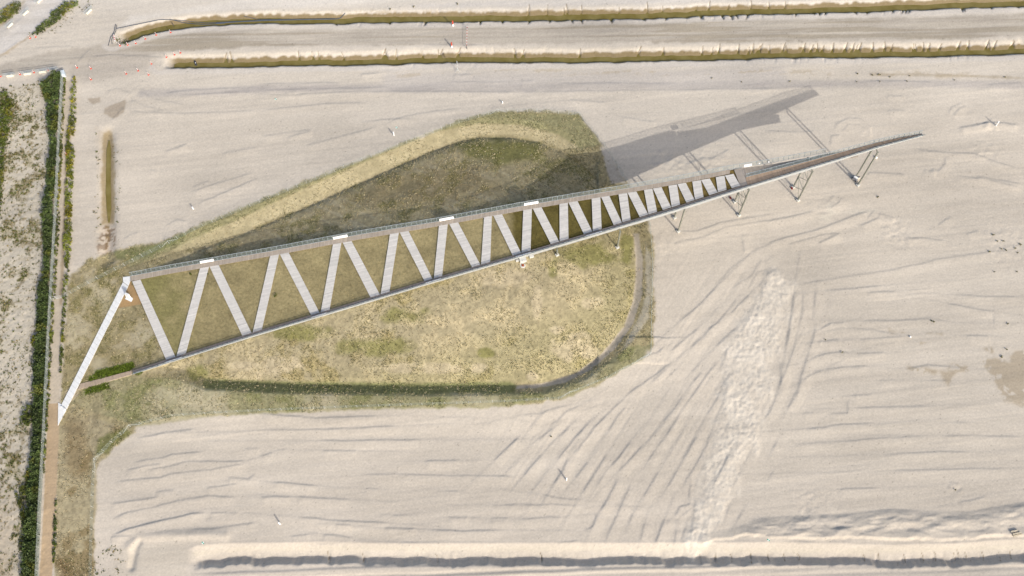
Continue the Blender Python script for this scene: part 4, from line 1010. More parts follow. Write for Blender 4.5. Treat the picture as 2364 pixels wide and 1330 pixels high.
# joists hidden under the strips keep them clear of the planting
mb = MB()
for a, b_, c, d in ZZ:
    for f in (0.12, 0.88):
        p = deck(*a).lerp(deck(*b_), f); q = deck(*c).lerp(deck(*d), f)
        mb.beam(p - Vector((0, 0, 0.26)), q - Vector((0, 0, 0.26)), 0.12, 0.26)
build('joists', mb, MT['wood'], ramp)['kind'] = 'stuff'
# edge walkways
NI = [deck(p[0] - 1, p[1] + 11.2 - 0.0012 * max(0, p[0] - 300) , 0) for p in N_EDGE[:-1]]
NO = NE3[:-1]
boards('edge_walkway', NO, NI, 0.006, 0.12, BB, 0.29, 0.06)
SI = [deck(p[0] - 1.5, p[1] - 6.0 + 0.0006 * max(0, p[0] - 300), 0) for p in S_EDGE[:11]]
SO = SE3[:11]
boards('edge_walkway', SI, SO, 0.006, 0.12, BD, 0.29, 0.05)
# platform, upper ramp to the tip, lower deck beneath it
RN = [(1721, 409.5), (1785, 393.5), (1850, 376.7), (1917.7, 358.2), (2022.6, 330), (2080, 317.5), (2128, 309.2)]
RN3 = [deck(*p) for p in RN]
def on_s(x): return deck(x, np.interp(x, [p[0] for p in S_EDGE], [p[1] for p in S_EDGE]))
RS3 = [on_s(x) for x in (1726, 1790, 1856, 1924, 2029, 2086, 2131)]
boards('platform', [deck(1694.5, 391.8), deck(1714, 387.6)], [deck(1711, 434.0), deck(1726, 429.6)], 0.0, 0.12, A(186, 176, 164), 0.3, 0.04)
boards('upper_ramp', RN3, RS3, 0.004, 0.14, A(184, 162, 140), 0.3, 0.06)
boards('platform', [deck(1714.6, 387.5), deck(1722, 386.4)], [deck(1726.6, 429.2), deck(1728, 428.6)], -0.01, 0.12, A(182, 171, 158), 0.3, 0.04)
LD_h = plane(deck(1722, 388).x, deck(1722, 388).y) - 0.35
def low(px, py, dz=0.0): w = unproj(px, py, LD_h + dz); return Vector((w[0], w[1], LD_h + dz))
LN3 = [low(1722, 387.5), low(1790, 378), low(1850, 367), low(1910, 355), low(1975, 343)]
LS3 = [low(1727, 411), low(1795, 400), low(1856, 388), low(1916, 375), low(1981, 362)]
boards('lower_deck', LN3, LS3, 0.0, 0.14, A(190, 178, 163), 0.3, 0.05)

# planted surface between the strips
poly_n = []; poly_s = []
npx = np.array(N_EDGE); spx = np.array(S_EDGE)
MBp = []
xsN = np.linspace(307, 1708, 180); xsS = np.linspace(387, 1722, 180); NR = 40
Vp = []; Cp = []
for a, b_ in zip(xsN, xsS):
    p = deck(a, float(np.interp(a, npx[:, 0], npx[:, 1])) + 1.0); q = deck(b_, float(np.interp(b_, spx[:, 0], spx[:, 1])) - 1.0)
    for r in range(NR + 1):
        w = p.lerp(q, r / NR)
        Vp.append((w.x, w.y, w.z - 0.30))
Vp = np.array(Vp)
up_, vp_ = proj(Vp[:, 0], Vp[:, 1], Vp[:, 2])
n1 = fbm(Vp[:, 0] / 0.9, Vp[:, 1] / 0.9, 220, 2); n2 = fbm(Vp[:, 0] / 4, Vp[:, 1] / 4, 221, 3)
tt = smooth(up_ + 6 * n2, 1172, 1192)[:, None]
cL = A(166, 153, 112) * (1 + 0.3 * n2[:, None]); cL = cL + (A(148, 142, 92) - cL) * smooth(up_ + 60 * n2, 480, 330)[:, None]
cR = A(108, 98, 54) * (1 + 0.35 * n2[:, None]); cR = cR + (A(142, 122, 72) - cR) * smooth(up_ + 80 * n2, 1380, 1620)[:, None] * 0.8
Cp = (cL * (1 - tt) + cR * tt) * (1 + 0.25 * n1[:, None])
nc = NR + 1
idx = np.arange(180 * nc).reshape(180, nc)
Fp = np.stack([idx[:-1, :-1], idx[:-1, 1:], idx[1:, 1:], idx[1:, :-1]], -1).reshape(-1, 4)
Vb = Vp.copy(); Vb[:, 2] -= 0.5
nv = len(Vp)
Fb = Fp[:, ::-1] + nv
rim = []
for e in ([idx[k, 0] for k in range(180)], [idx[k, -1] for k in range(179, -1, -1)], list(idx[0, ::-1]), list(idx[-1, :])):
    rim += [(e[k], e[k + 1], e[k + 1] + nv, e[k] + nv) for k in range(len(e) - 1)]
Fall = np.vstack([Fp[:, ::-1] if False else Fp, Fb, np.array(rim)])
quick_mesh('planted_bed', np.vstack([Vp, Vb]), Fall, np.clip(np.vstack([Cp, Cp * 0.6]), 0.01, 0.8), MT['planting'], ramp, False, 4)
# plants on the bed, kept off the strips
pick = RNG.randint(0, nv, 11000)
tx = Vp[pick, 0] + RNG.randn(11000) * 0.3; ty = Vp[pick, 1] + RNG.randn(11000) * 0.3
ok = inside(np.vstack([np.array([(p.x, p.y) for p in NI]), np.array([(p.x, p.y) for p in SI])[::-1]]), tx, ty)
for a, b_, c, d in ZZ:
    q = [deck(*a), deck(*b_), deck(*d), deck(*c)]
    ctr = sum(q, Vector()) / 4
    q = [ctr + (v_ - ctr) * 1.05 for v_ in q]
    ok &= ~inside([(v_.x, v_.y) for v_ in q], tx, ty)
tx, ty, pk = tx[ok], ty[ok], pick[ok]
tufts('bed_grass', np.stack([tx, ty, plane(tx, ty) - 0.30], -1), 0.12 + 0.14 * RNG.rand(len(tx)), Cp[pk] * (0.7 + 0.7 * RNG.rand(len(tx), 1)), parent=ramp)
for wx, wy, r in ((637, 682, .6), (441, 634, .4), (480, 633, .3), (1428, 560, .2)):
    p = deck(wx, wy, -0.3)
    n = 6
    P = np.stack([p.x + RNG.randn(n) * r * .4, p.y + RNG.randn(n) * r * .4, p.z + 0.1 + .12 * RNG.rand(n)], -1)
    if wx < 1000: foliage('weed_clump', P, np.full(n, r * .5), np.repeat(A(92, 104, 34)[None], n, 0), ramp, 16, 0.13)['kind'] = 'stuff'

# girders: south face of separate plates, north face likewise
def face_plates(name, line, depth_fn, thick, side_, step=1.42, m_=None, trim=0.0):
    acc = []
    for a, b_ in zip(line[:-1], line[1:]):
        L_ = (b_ - a).length; k = max(1, int(round(L_ / step)))
        acc += [(a.lerp(b_, i / k), a.lerp(b_, (i + 1) / k)) for i in range(k)]
    for a, b_ in acc:
        d = (b_ - a); n = Vector((d.y, -d.x, 0)).normalized() * side_
        g = d.normalized() * 0.012
        a2 = a + g; b2 = b_ - g
        lo = [a2 + n * 0.03 + Vector((0, 0, -depth_fn(a2))), b2 + n * 0.03 + Vector((0, 0, -depth_fn(b2))), b2 + n * (0.03 + thick) + Vector((0, 0, -depth_fn(b2))), a2 + n * (0.03 + thick) + Vector((0, 0, -depth_fn(a2)))]
        hi = [a2 + n * 0.03 + Vector((0, 0, 0.16)), b2 + n * 0.03 + Vector((0, 0, 0.16)), b2 + n * (0.03 + thick) + Vector((0, 0, 0.16)), a2 + n * (0.03 + thick) + Vector((0, 0, 0.16))]
        mb = MB(); mb.hexa(lo, hi)
        build(name, mb, m_ or MT['steel'], ramp)
def dS(p): return float(np.interp(p.x, [-110, -60, 0, 30, 90, 118], [0.7, 1.3, 1.7, 1.75, 1.7, 0.8]))
def dNn(p): return float(np.interp(p.x, [-115, -60, 0, 70, 120], [0.6, 1.2, 1.6, 1.7, 1.0]))
face_plates('fascia_panel', SE3, dS, 0.10, 1.0, 1.46)
face_plates('north_fascia_panel', NE3, dNn, 0.10, -1.0, 2.9)
face_plates('ramp_fascia_panel', RN3, lambda p: 1.1, 0.10, -1.0, 2.9)
# north retaining wall down to the earth
mb = MB()
for a, b_ in zip(NE3[:-1], NE3[1:]):
    for k in range(8):
        p = a.lerp(b_, k / 8); q = a.lerp(b_, (k + 1) / 8)
        if p.x > MX + 1: continue
        n = Vector((q.y - p.y, p.x - q.x, 0)).normalized() * -0.1
        zb1 = min(float(zt(p.x, p.y + 1.2)) - 0.6, p.z - 1.0); zb2 = min(float(zt(q.x, q.y + 1.2)) - 0.6, q.z - 1.0)
        lo = [Vector((p.x, p.y, zb1)), Vector((q.x, q.y, zb2)), Vector((q.x, q.y, zb2)) - n, Vector((p.x, p.y, zb1)) - n]
        hi = [p - Vector((0, 0, 0.75)), q - Vector((0, 0, 0.75)), q - n - Vector((0, 0, 0.75)), p - n - Vector((0, 0, 0.75))]
        mb.hexa(lo, hi)
build('retaining_wall', mb, MT['conc'], ramp)
# cross beams under the raised part
mb = MB()
for x_ in np.arange(8, 92, 4.6):
    a = Vector((x_, y_on(NE2, x_) if x_ < 67 else y_on(np.array([(p.x, p.y) for p in RN3]), x_), 0)); b_ = Vector((x_ + 0.3, y_on(SE2, x_ + 0.3), 0))
    a.z = plane(a.x, a.y) - 1.05; b_.z = plane(b_.x, b_.y) - 1.05
    mb.beam(a, b_, 0.25, 0.4)
build('cross_beams', mb, MT['legsteel'], ramp)['kind'] = 'stuff'

# balustrades: leaning outwards, top rail, posts, fine bars; white panels fill some bays
def densify(line, step):
    outp = []
    for a, b_ in zip(line[:-1], line[1:]):
        k = max(1, int((b_ - a).length / step))
        outp += [a.lerp(b_, i / k) for i in range(k)]
    outp.append(line[-1]); return outp
def balustrade(line, side_, lean, hgt=1.2, gap_px=(), bar=0.085, rail_m=None):
    root = bpy.data.objects.new('balustrade', None); COL.objects.link(root); root.parent = ramp
    base = [p + Vector((0, 0, 0.16)) for p in line]
    def offs(i):
        a = line[max(0, i - 1)]; b_ = line[min(len(line) - 1, i + 1)]
        d = b_ - a; n = Vector((d.y, -d.x, 0)).normalized() * side_
        return n * lean + Vector((0, 0, hgt))
    tops = [b_ + offs(i) for i, b_ in enumerate(base)]
    rail = MB()
    for a, b_ in zip(tops[:-1], tops[1:]): rail.beam(a, b_, 0.11, 0.06)
    build('top_rail', rail, rail_m or MT['rail'], root)
    brl = MB()
    for a, b_ in zip(base[:-1], base[1:]): brl.beam(a + Vector((0, 0, 0.03)), b_ + Vector((0, 0, 0.03)), 0.09, 0.06)
    build('bottom_rail', brl, MT['steel'], root)
    for nm, st, w in (('posts', 1.46, 0.05), ('bars', bar, 0.016)):
        vs = []; fs = []
        for a, b_, c, d in zip(base[:-1], base[1:], tops[:-1], tops[1:]):
            k = max(1, int((b_ - a).length / st)); u_ = (b_ - a).normalized() * w
            for q in range(k):
                lo = a.lerp(b_, (q + .5) / k); hi = c.lerp(d, (q + .5) / k)
                n0 = len(vs)
                nn = (hi - lo).cross(u_).normalized() * w
                vs += [lo - u_, lo + u_, hi + u_, hi - u_] if nm == 'bars' else [lo - u_ + nn, lo + u_ + nn, hi + u_ + nn, hi - u_ + nn, lo - u_ - nn, lo + u_ - nn, hi + u_ - nn, hi - u_ - nn]
                if nm == 'bars': fs += [(n0, n0 + 1, n0 + 2, n0 + 3)]
                else: fs += [(n0, n0 + 1, n0 + 2, n0 + 3), (n0 + 5, n0 + 4, n0 + 7, n0 + 6), (n0 + 1, n0 + 5, n0 + 6, n0 + 2), (n0 + 4, n0, n0 + 3, n0 + 7)]
        mb = MB(); mb.add(vs, fs)
        build(nm, mb, MT['mesh'], root)['kind'] = 'stuff'
    return offs, base, tops
n_line = NE3 + [deck(1790, 374.5, -.2), deck(1850, 363.3, -.3), deck(1906, 352.8, -.35)]
balustrade(n_line, -1.0, 0.62, bar=0.12)
balustrade(SE3, 1.0, 0.88, bar=0.06, rail_m=MT['mesh'])
balustrade(RN3, -1.0, 0.35, bar=0.12)

def panel(line_px, x0, x1, side_, lean, label, hgt=1.18, off=0.0):
    fn = lambda x: deck(x, float(np.interp(x, [p[0] for p in line_px], [p[1] for p in line_px])))
    a, b_ = fn(x0), fn(x1)
    d = b_ - a; n = Vector((d.y, -d.x, 0)).normalized() * side_
    up_v = n * lean + Vector((0, 0, hgt)); th = n * 0.05
    z0 = Vector((0, 0, 0.24))
    off_v = n * -0.06
    lo = [a + z0 + off_v, b_ + z0 + off_v, b_ + z0 + off_v - th, a + z0 + off_v - th]
    hi = [p + up_v * 0.62 for p in lo]
    mb = MB(); mb.hexa(lo, hi)
    # narrow writing shelf on top
    mb.hexa([hi[0] + Vector((0, 0, .002)), hi[1] + Vector((0, 0, .002)), hi[1] - n * 0.24 + Vector((0, 0, .002)), hi[0] - n * 0.24 + Vector((0, 0, .002))], [hi[0] + Vector((0, 0, .06)), hi[1] + Vector((0, 0, .06)), hi[1] - n * 0.24 + Vector((0, 0, .06)), hi[0] - n * 0.24 + Vector((0, 0, .06))])
    o = build('white_panel', mb, MT['white'], ramp)
for a, b_ in ((463, 495), (770, 803), (1015, 1048), (1210, 1243), (1717, 1735)):
    panel(N_EDGE + [(1790, 374.5)], a, b_, -1.0, 0.62, '')
for a, b_ in ((385, 421), (720, 754), (983, 1018), (1190, 1224), (1352, 1388)):
    panel(S_EDGE, a, b_, 1.0, 0.88, '')
for a in (1753, 1775):
    p = deck(a, np.interp(a, [1714, 1790], [387, 374.5]), 0.9) + Vector((0, 0.45, 0))
    mb = MB(); mb.lathe(p, [(0.05, -0.5), (0.06, -0.1), (0.22, -0.02), (0.24, 0.08), (0.12, 0.18)], 10)
    build('lamp_head', mb, MT['white'], ramp, True)

# legs with footings and bracing
LEGS = [((1285.8, 589), 1), ((1424.9, 571.6), 1), ((1565.5, 534.5), 2), ((1705.6, 497.4), 3), ((1842, 462.9), 3), ((1980.4, 427.8), 2)]
for (px, py), mode in LEGS:
    s = gp(px, py)
    dv = (Vector((*unproj(1831.7, 432.3), 0)) - Vector((*unproj(1842, 462.9), 0)))
    if px > 1900: dv = Vector((*unproj(1974.5, 411.2), 0)) - Vector((*unproj(1980.4, 427.8), 0))
    width = float(y_on(NE2, s.x) - y_on(SE2, s.x)) if s.x < 64 else 99
    if mode == 1: dv = Vector((-0.6, max(4.0, width - 2.2), 0))
    nn = Vector((s.x + dv.x, s.y + dv.y, 0)); nn.z = float(zt(nn.x, nn.y))
    cols = []
    for p in (s, nn):
        ft = p.copy()
        topz = plane(p.x, p.y) - 1.3
        leg = MB(); leg.tube(ft + Vector((0, 0, .45)), (p.x, p.y, topz), 0.26, 10)
        lo = build('support_leg', leg, MT['legsteel'], ramp)
        fb = MB(); fb.box((ft.x, ft.y, ft.z - 0.3), (1.05, 0.9, 0.78), 0.5); fb.lathe((ft.x, ft.y, ft.z + .482), [(0.42, 0), (0.42, 0.05), (0.26, 0.06), (0.26, 0.2)], 10)
        build('footing', fb, MT['conc'], lo)
        cols.append((ft, Vector((p.x, p.y, topz))))
    # crosshead beam
    mb = MB(); mb.beam(cols[0][1] + Vector((0, 0, -.2)), cols[1][1] + Vector((0, 0, -.2)), 0.22, 0.35)
    build('crosshead', mb, MT['legsteel'], ramp)
    if mode == 3:
        (f0, t0), (f1, t1) = cols
        lev = [0.03, 0.36, 0.68, 0.97]
        mb = MB()
        for k in range(3):
            a0, a1 = f0.lerp(t0, lev[k]), f0.lerp(t0, lev[k + 1]); b0, b1 = f1.lerp(t1, lev[k]), f1.lerp(t1, lev[k + 1])
            mb.tube(a0, b1, 0.075, 6); mb.tube(b0, a1, 0.075, 6); mb.tube(a1, b1, 0.08, 6)
        build('bracing', mb, MT['legsteel'], ramp)
# abutment at the top of the mound
a = gp(1207, 604)
mb = MB(); mb.box((a.x, a.y + 0.4, a.z - 1.0), (1.9, 1.6, 2.1), 0.23); mb.box((a.x - 1.5, a.y + .2, a.z - 1.0), (1.0, 0.5, 1.6), 0.23)
mb.box((a.x + 2.6, a.y + 1.3, a.z - 1.0), (1.3, .6, 1.8), 0.23)
build('abutment', mb, MT['conc'], ramp)

# ------------------------------------------------------------------ entrance: white path, arrowhead, monolith, little boardwalk
def slab_obj(name, px_pts, h0, th, m_, label, cat, kind=None):
    p = [gp(*q) for q in px_pts]
    c = sum(p, Vector()) / len(p)
    mb = MB(); 
    lo = [Vector((q.x, q.y, q.z + h0 - th)) for q in p]; hi = [Vector((q.x, q.y, q.z + h0)) for q in p]
    if (hi[1] - hi[0]).cross(hi[2] - hi[0]).z < 0: lo.reverse(); hi.reverse()
    mb.hexa(lo, hi)
    return mb, c
PL = [(142.8, 934.5), (284.2, 652)]; PRr = [(154.6, 944.5), (296.5, 661)]
l0, l1 = gp(*PL[0]), gp(*PL[1]); r0_, r1_ = gp(*PRr[0]), gp(*PRr[1])
pth = thing('white_path', ((l0 + r0_) / 2), 'straight white concrete path running diagonally from the tan footpath to the ramp', 'path')
NSL = 26
for k in range(NSL):
    t0, t1 = (k + 0.012) / NSL, (k + 0.988) / NSL
    q = [l0.lerp(l1, t0), r0_.lerp(r1_, t0), r0_.lerp(r1_, t1), l0.lerp(l1, t1)]
    mb = MB()
    zz = [0.5 * (float(zt(v.x, v.y)) + 0.2) for v in q]
    f = 0.95 + 0.08 * random.random()
    mb.hexa([Vector((v.x, v.y, -0.25)) for v in q], [Vector((v.x, v.y, 0.22)) for v in q])
    build('path_slab', mb, MT['wconc'], pth)
mb, c = slab_obj('x', [(284.3, 651), (284.3, 640.3), (300.8, 638.6), (301.2, 648.5), (296.8, 660.2)], 0.23, 0.4, None, '', '')
build('end_slab', mb, MT['wconc'], pth)
mb, c = slab_obj('x', [(135.2, 930.5), (142.4, 933.6), (154.2, 945.2), (134.2, 983)], 0.20, 0.4, None, '', '')
ah = thing('arrowhead_slab', c, 'white triangular arrowhead slab at the lower end of the white path', 'paving')
build('slab', mb, MT['wconc'], ah)
# small upright wedge on the arrowhead
p0, p1, p2 = gp(144, 938), gp(152.5, 946), gp(146, 947)
mb = MB(); 
q = [p0, p1, p1 + Vector((-.5, -.35, 0)), p0 + Vector((-.35, -.25, 0))]
mb.hexa([v + Vector((0, 0, 0.1)) for v in q[::-1]], [v + Vector((0, 0, 0.55)) for v in q[::-1]])
build('kerb_wedge', mb, MT['wconc'], ah)
# leaning white monolith
mo = gp(298.5, 690)
mono = thing('white_monolith', mo, 'upright white concrete slab casting a shadow across the top of the white path', 'monolith')
mb = MB()
e1 = (gp(304, 691.5) - gp(289.5, 684.5)); e1.z = 0; e1.normalize()
e2 = Vector((-e1.y, e1.x, 0))
b4 = [mo - e1 * 0.85 - e2 * 0.3, mo + e1 * 0.85 - e2 * 0.3, mo + e1 * 0.85 + e2 * 0.3, mo - e1 * 0.85 + e2 * 0.3]
t4 = [mo - e1 * 0.8 - e2 * -0.2, mo + e1 * 0.5 - e2 * -0.2, mo + e1 * 0.5 + e2 * 0.75, mo - e1 * 0.8 + e2 * 0.75]
mb.hexa([v - Vector((0, 0, .2)) for v in b4], [Vector((v.x, v.y, mo.z + 2.5)) for v in t4])
build('slab', mb, MT['wconc'], mono)
mb = MB(); mb.hexa([mo - e1 * 1.15 - e2 * 0.6 + Vector((0, 0, -.2)), mo + e1 * 1.15 - e2 * 0.6 + Vector((0, 0, -.2)), mo + e1 * 1.15 + e2 * 0.7 + Vector((0, 0, -.2)), mo - e1 * 1.15 + e2 * 0.7 + Vector((0, 0, -.2))], [mo - e1 * 1.15 - e2 * 0.6 + Vector((0, 0, .12)), mo + e1 * 1.15 - e2 * 0.6 + Vector((0, 0, .12)), mo + e1 * 1.15 + e2 * 0.7 + Vector((0, 0, .12)), mo - e1 * 1.15 + e2 * 0.7 + Vector((0, 0, .12))])
build('plinth', mb, MT['wconc'], mono)
# brown boardwalk from path to ramp
a = [gp(186, 886.5), gp(214, 879.5), gp(304, 856)]; b_ = [gp(180, 900), gp(216, 890.5), gp(305, 865)]
for v in a + b_: v.z = max(v.z, 0.0) + 0.14
bw = thing('boardwalk', (a[0] + b_[0]) / 2, 'short brown timber boardwalk from the white path to the lower left end of the ramp', 'boardwalk')
boards('deck_boards', a, b_, 0.0, 0.1, A(186, 168, 148), 0.29, 0.05, bw)
mb = MB()
for l in (a, b_):
    for p, q in zip(l[:-1], l[1:]): mb.beam(p - Vector((0, 0, .2)), q - Vector((0, 0, .2)), 0.1, 0.2)
build('bearers', mb, MT['wood'], bw)

# ------------------------------------------------------------------ fences
def fence(name, px_line, label, hgt=2.0, spacing=3.15, wires=(0.05, 0.4, 0.8, 1.2, 1.6, 1.98), vstep=0.3, wr=0.012, braces=(), pr=0.035, vw=0.006):
    pts = [gp(*p) for p in px_line]
    root = thing(name, pts[0], label, 'fence')
    ln = []
    for a, b_ in zip(pts[:-1], pts[1:]):
        k = max(1, int(round((b_ - a).length / spacing)))
        for i in range(k):
            w = a.lerp(b_, i / k); w.z = float(zt(w.x, w.y)); ln.append(w)
    ln.append(pts[-1])
    pm_ = MB(); pm_.tube((0, 0, -0.3), (0, 0, hgt + 0.05), pr, 6); pm_.lathe((0, 0, hgt + 0.05), [(pr * 1.2, 0), (pr * 0.6, 0.04)], 6)
    me = None
    for p in ln:
        if me is None:
            o = build('post', pm_, MT['fpost'], root, loc=p - root.location); me = o.data
        else: o = link('post', me, root, p - root.location)
    vs = []; fs = []
    wm_ = MB()
    for a, b_ in zip(ln[:-1], ln[1:]):
        for h in wires: wm_.tube(a + Vector((0, 0, h)), b_ + Vector((0, 0, h)), wr, 3)
        k = int((b_ - a).length / vstep); u_ = (b_ - a).normalized() * vw
        for q in range(k):
            w = a.lerp(b_, (q + .5) / k)
            n0 = len(vs); vs += [w - u_ + Vector((0, 0, .05)), w + u_ + Vector((0, 0, .05)), w + u_ + Vector((0, 0, hgt)), w - u_ + Vector((0, 0, hgt))]
            fs.append((n0, n0 + 1, n0 + 2, n0 + 3))
    wm_.add(vs, fs)
    build('wire_mesh', wm_, MT['fence'], root)['kind'] = 'stuff'
    for i in braces:
        for s_ in (-1, 1):
            j_ = i + s_
            if 0 <= j_ < len(ln):
                mb = MB(); d = (ln[j_] - ln[i]) * 0.8
                mb.tube(ln[i] + Vector((0, 0, hgt * .9)), ln[i] + d + Vector((0, 0, .05)), 0.025, 5)
                build('brace', mb, MT['fpost'], root)
    return root, ln
fence('wire_fence', [(146.5, 172), (145.6, 198), (139, 330), (131, 500), (122.5, 650), (120, 690), (112.5, 830), (105, 1000), (96, 1160), (88, 1345)], 'long straight wire mesh fence along the east side of the dark hedge', 2.2, 3.15, vstep=0.055, wr=0.011, vw=0.011, wires=(0.05, 0.3, 0.55, 0.8, 1.05, 1.3, 1.55, 1.8, 2.0, 2.18))
FP = [(146, 688), (184.4, 667), (206, 655), (246.6, 634.6), (309.6, 603.6), (391, 562), (429.4, 541.6), (469, 522.5), (621.7, 459), (816, 379.8), (960, 323), (1060, 284), (1150, 259), (1240, 259), (1338, 266), (1395, 337), (1450, 424), (1480, 470), (1500, 520), (1506, 600), (1504, 700), (1502, 818), (1479, 831), (1400, 874), (1314, 909), (1290, 921), (1192, 927), (1000, 934), (800, 941), (600, 949), (400, 961), (302, 985), (260, 1022), (222, 1062), (217, 1120), (213, 1250), (211, 1345)]
root, ln = fence('wire_fence', FP, 'thin wire stock fence enclosing the grassed mound around the ramp', 1.9, 3.15, vstep=0.3)
# corner braces
def nearest(px, py):
    w = gp(px, py); return min(range(len(ln)), key=lambda k: (ln[k] - w).length)
for c_ in ((302, 985), (222, 1062), (1479, 831), (1502, 818), (1314, 909), (1338, 266), (1150, 259), (391, 562)):
    i = nearest(*c_)
    for s_ in (-1, 1):
        if 0 <= i + s_ < len(ln):
            mb = MB(); mb.tube(ln[i] + Vector((0, 0, 1.75)), ln[i].lerp(ln[i + s_], .85) + Vector((0, 0, .05)), 0.03, 5)
            build('brace', mb, MT['fpost'], root)
gate_a, gate_b = gp(120, 692), gp(143, 688.5)
gt_ = thing('gate', gate_a, 'narrow tubular steel gate joining the two wire fences across the sandy lane', 'gate')
mb = MB(); zv = lambda h: Vector((0, 0, h))
for h in (0.25, 0.8, 1.9): mb.tube(gate_a + zv(h), gate_b + zv(h), 0.035, 6)
for f in (0, 0.5, 1): mb.tube(gate_a.lerp(gate_b, f) + zv(-0.2 if f != .5 else .25), gate_a.lerp(gate_b, f) + zv(1.92), 0.045, 6)
build('gate_frame', mb, MT['fpost'], gt_)
mb = MB(); mb.tube(gate_a + zv(0.25), gate_b + zv(1.88), 0.025, 6)
build('diagonal', mb, MT['fpost'], gt_)

# ------------------------------------------------------------------ marker cones and posts
def marker(p, label, group):
    root = thing('marker_post', p, label, 'marker post', group)
    mb = MB(); mb.lathe(p, [(0.32, 0), (0.32, 0.07), (0.25, 0.11), (0.12, 0.14)], 10, None); build('base', mb, MT['red'], root)
    for k in range(4):
        mb = MB(); z0 = 0.14 + k * 0.32; r = 0.12 - 0.012 * k
        mb.lathe(p + Vector((0, 0, z0)), [(r, 0), (r - 0.012, 0.32)], 10)
        build('band', mb, MT['red'] if k % 2 == 0 else MT['white'], root)
    return root
MK = [(69.8, 88.5, 'marker post at the south tip of the bush strip, nearer the pale road'), (82.5, 85.5, 'marker post at the south tip of the bush strip, the eastern of two'),
      (1.5, 176.5, 'red marker post at the left edge west of the first rail barrier'), (46.5, 172, 'red marker post between the first and second rail barriers'), (78.5, 167.5, 'red marker post between the second and third rail barriers'), (111, 162, 'red marker post beside the third rail barrier'),
      (178, 156.5, 'red marker post alone on the track just north-east of the blue-grey cabinet'), (210, 158.5, 'red marker post on the track east of the cabinet, north of another'), (210, 183.5, 'red marker post on the sand beside the north end of the lane'),
      (153.5, 356, 'red marker post lying in weeds on the sandy lane')]
for a, b_, lb in MK: marker(gp(a, b_), lb, 'red and white marker posts around the site tracks')
proto = None
ORD = ('westernmost', 'second from the west', 'third from the west', 'third from the east', 'second from the east', 'easternmost')
for (a, b_), od in zip(((277, 105.5), (294.8, 104), (313.5, 100), (335.5, 90), (361, 81), (394, 75)), ORD):
    marker(gp(a, b_), 'red marker post, %s of the row along the first ditch' % od, 'marker posts along the first ditch')
for (a, b_), od in zip(((416.5, 122), (403, 126.5), (384.5, 132), (349.5, 147.5)), ('easternmost', 'second from the east', 'third from the east', 'westernmost')):
    marker(gp(a, b_), 'red marker post, %s of the row at the second ditch end' % od, 'marker posts at the second ditch end')
for a, b_, lb in ((319, 163.5, 'red marker post on the sand, northern one of the three south-west of the second ditch'), (291.6, 170.5, 'red marker post on the sand, western one of the three south-west of the second ditch'), (343, 173, 'red marker post on the sand, eastern one of the three south-west of the second ditch')):
    marker(gp(a, b_), lb, 'red and white marker posts around the site tracks')

# tall red-topped warning posts
for (a, b_), lb in (((1043, 109), 'tall red-topped white warning post on the south side of the haul road'), ((1045.7, 59.5), 'tall red-topped white warning post on the north side of the haul road')):
    p = gp(a, b_)
    r_ = thing('warning_post', p, lb, 'warning post', 'red-topped warning posts beside the haul road')
    mb = MB(); mb.lathe(p, [(0.36, 0), (0.36, 0.08), (0.24, 0.1), (0.24, 1.0)], 10); build('white_lower', mb, MT['white'], r_)
    mb = MB(); mb.lathe(p + zv(1.0), [(0.24, 0), (0.23, 1.45), (0.15, 1.5)], 10); build('red_upper', mb, MT['red'], r_)
# striped barrier gate across the road
p, q = gp(1078, 113), gp(1079, 66)
bg_ = thing('barrier_gate', p, 'long thin red and white striped bar standing across the haul road', 'barrier')
mb = MB(); mb.tube(p - zv(.2), p + zv(1.75), 0.09, 8); build('post', mb, MT['dark'], bg_)
mb = MB(); mb.tube(q - zv(.2), q + zv(1.75), 0.09, 8); build('post', mb, MT['dark'], bg_)
nb = 14
for k in range(nb):
    mb = MB(); a, b_ = (p + zv(1.6)).lerp(q + zv(1.6), k / nb), (p + zv(1.6)).lerp(q + zv(1.6), (k + 1) / nb)
    mb.tube(a, b_, 0.075, 8); build('stripe', mb, MT['red'] if k % 2 == 0 else MT['white'], bg_)
mb = MB(); mb.tube(p + zv(.8), q + zv(.8), 0.035, 6)
for k in range(1, 9): a = p.lerp(q, k / 9); mb.tube(a + zv(.8), a + zv(1.6), 0.018, 4)
build('lower_bar', mb, MT['dark'], bg_)
# diamond warning sign on a tall post, seen edge on
p = gp(1056.6, 164)
sg = thing('warning_sign', p, 'diamond shaped sign on a tall pale post beside the second ditch', 'sign')
mb = MB(); mb.tube(p - zv(.2), p + zv(4.9), 0.07, 8); build('post', mb, MT['fpost'], sg)
mb = MB(); c = p + zv(4.2)
dd = [Vector((0, 0, -.98)), Vector((0, .98, 0)), Vector((0, 0, .98)), Vector((0, -.98, 0))]
rzv = Matrix.Rotation(math.radians(14), 3, 'Z')
mb.hexa([c + rzv @ (v + Vector((.09, 0, 0))) for v in dd[::-1]], [c + rzv @ (v + Vector((.13, 0, 0))) for v in dd[::-1]]); build('diamond_plate', mb, MT['white'], sg)
mb = MB(); mb.tube(p + Vector((-.7, -.5, 0)), p + zv(1.6), 0.05, 6); mb.tube(p + Vector((.6, -.5, 0)), p + zv(1.6), 0.05, 6); build('stay', mb, MT['fpost'], sg)
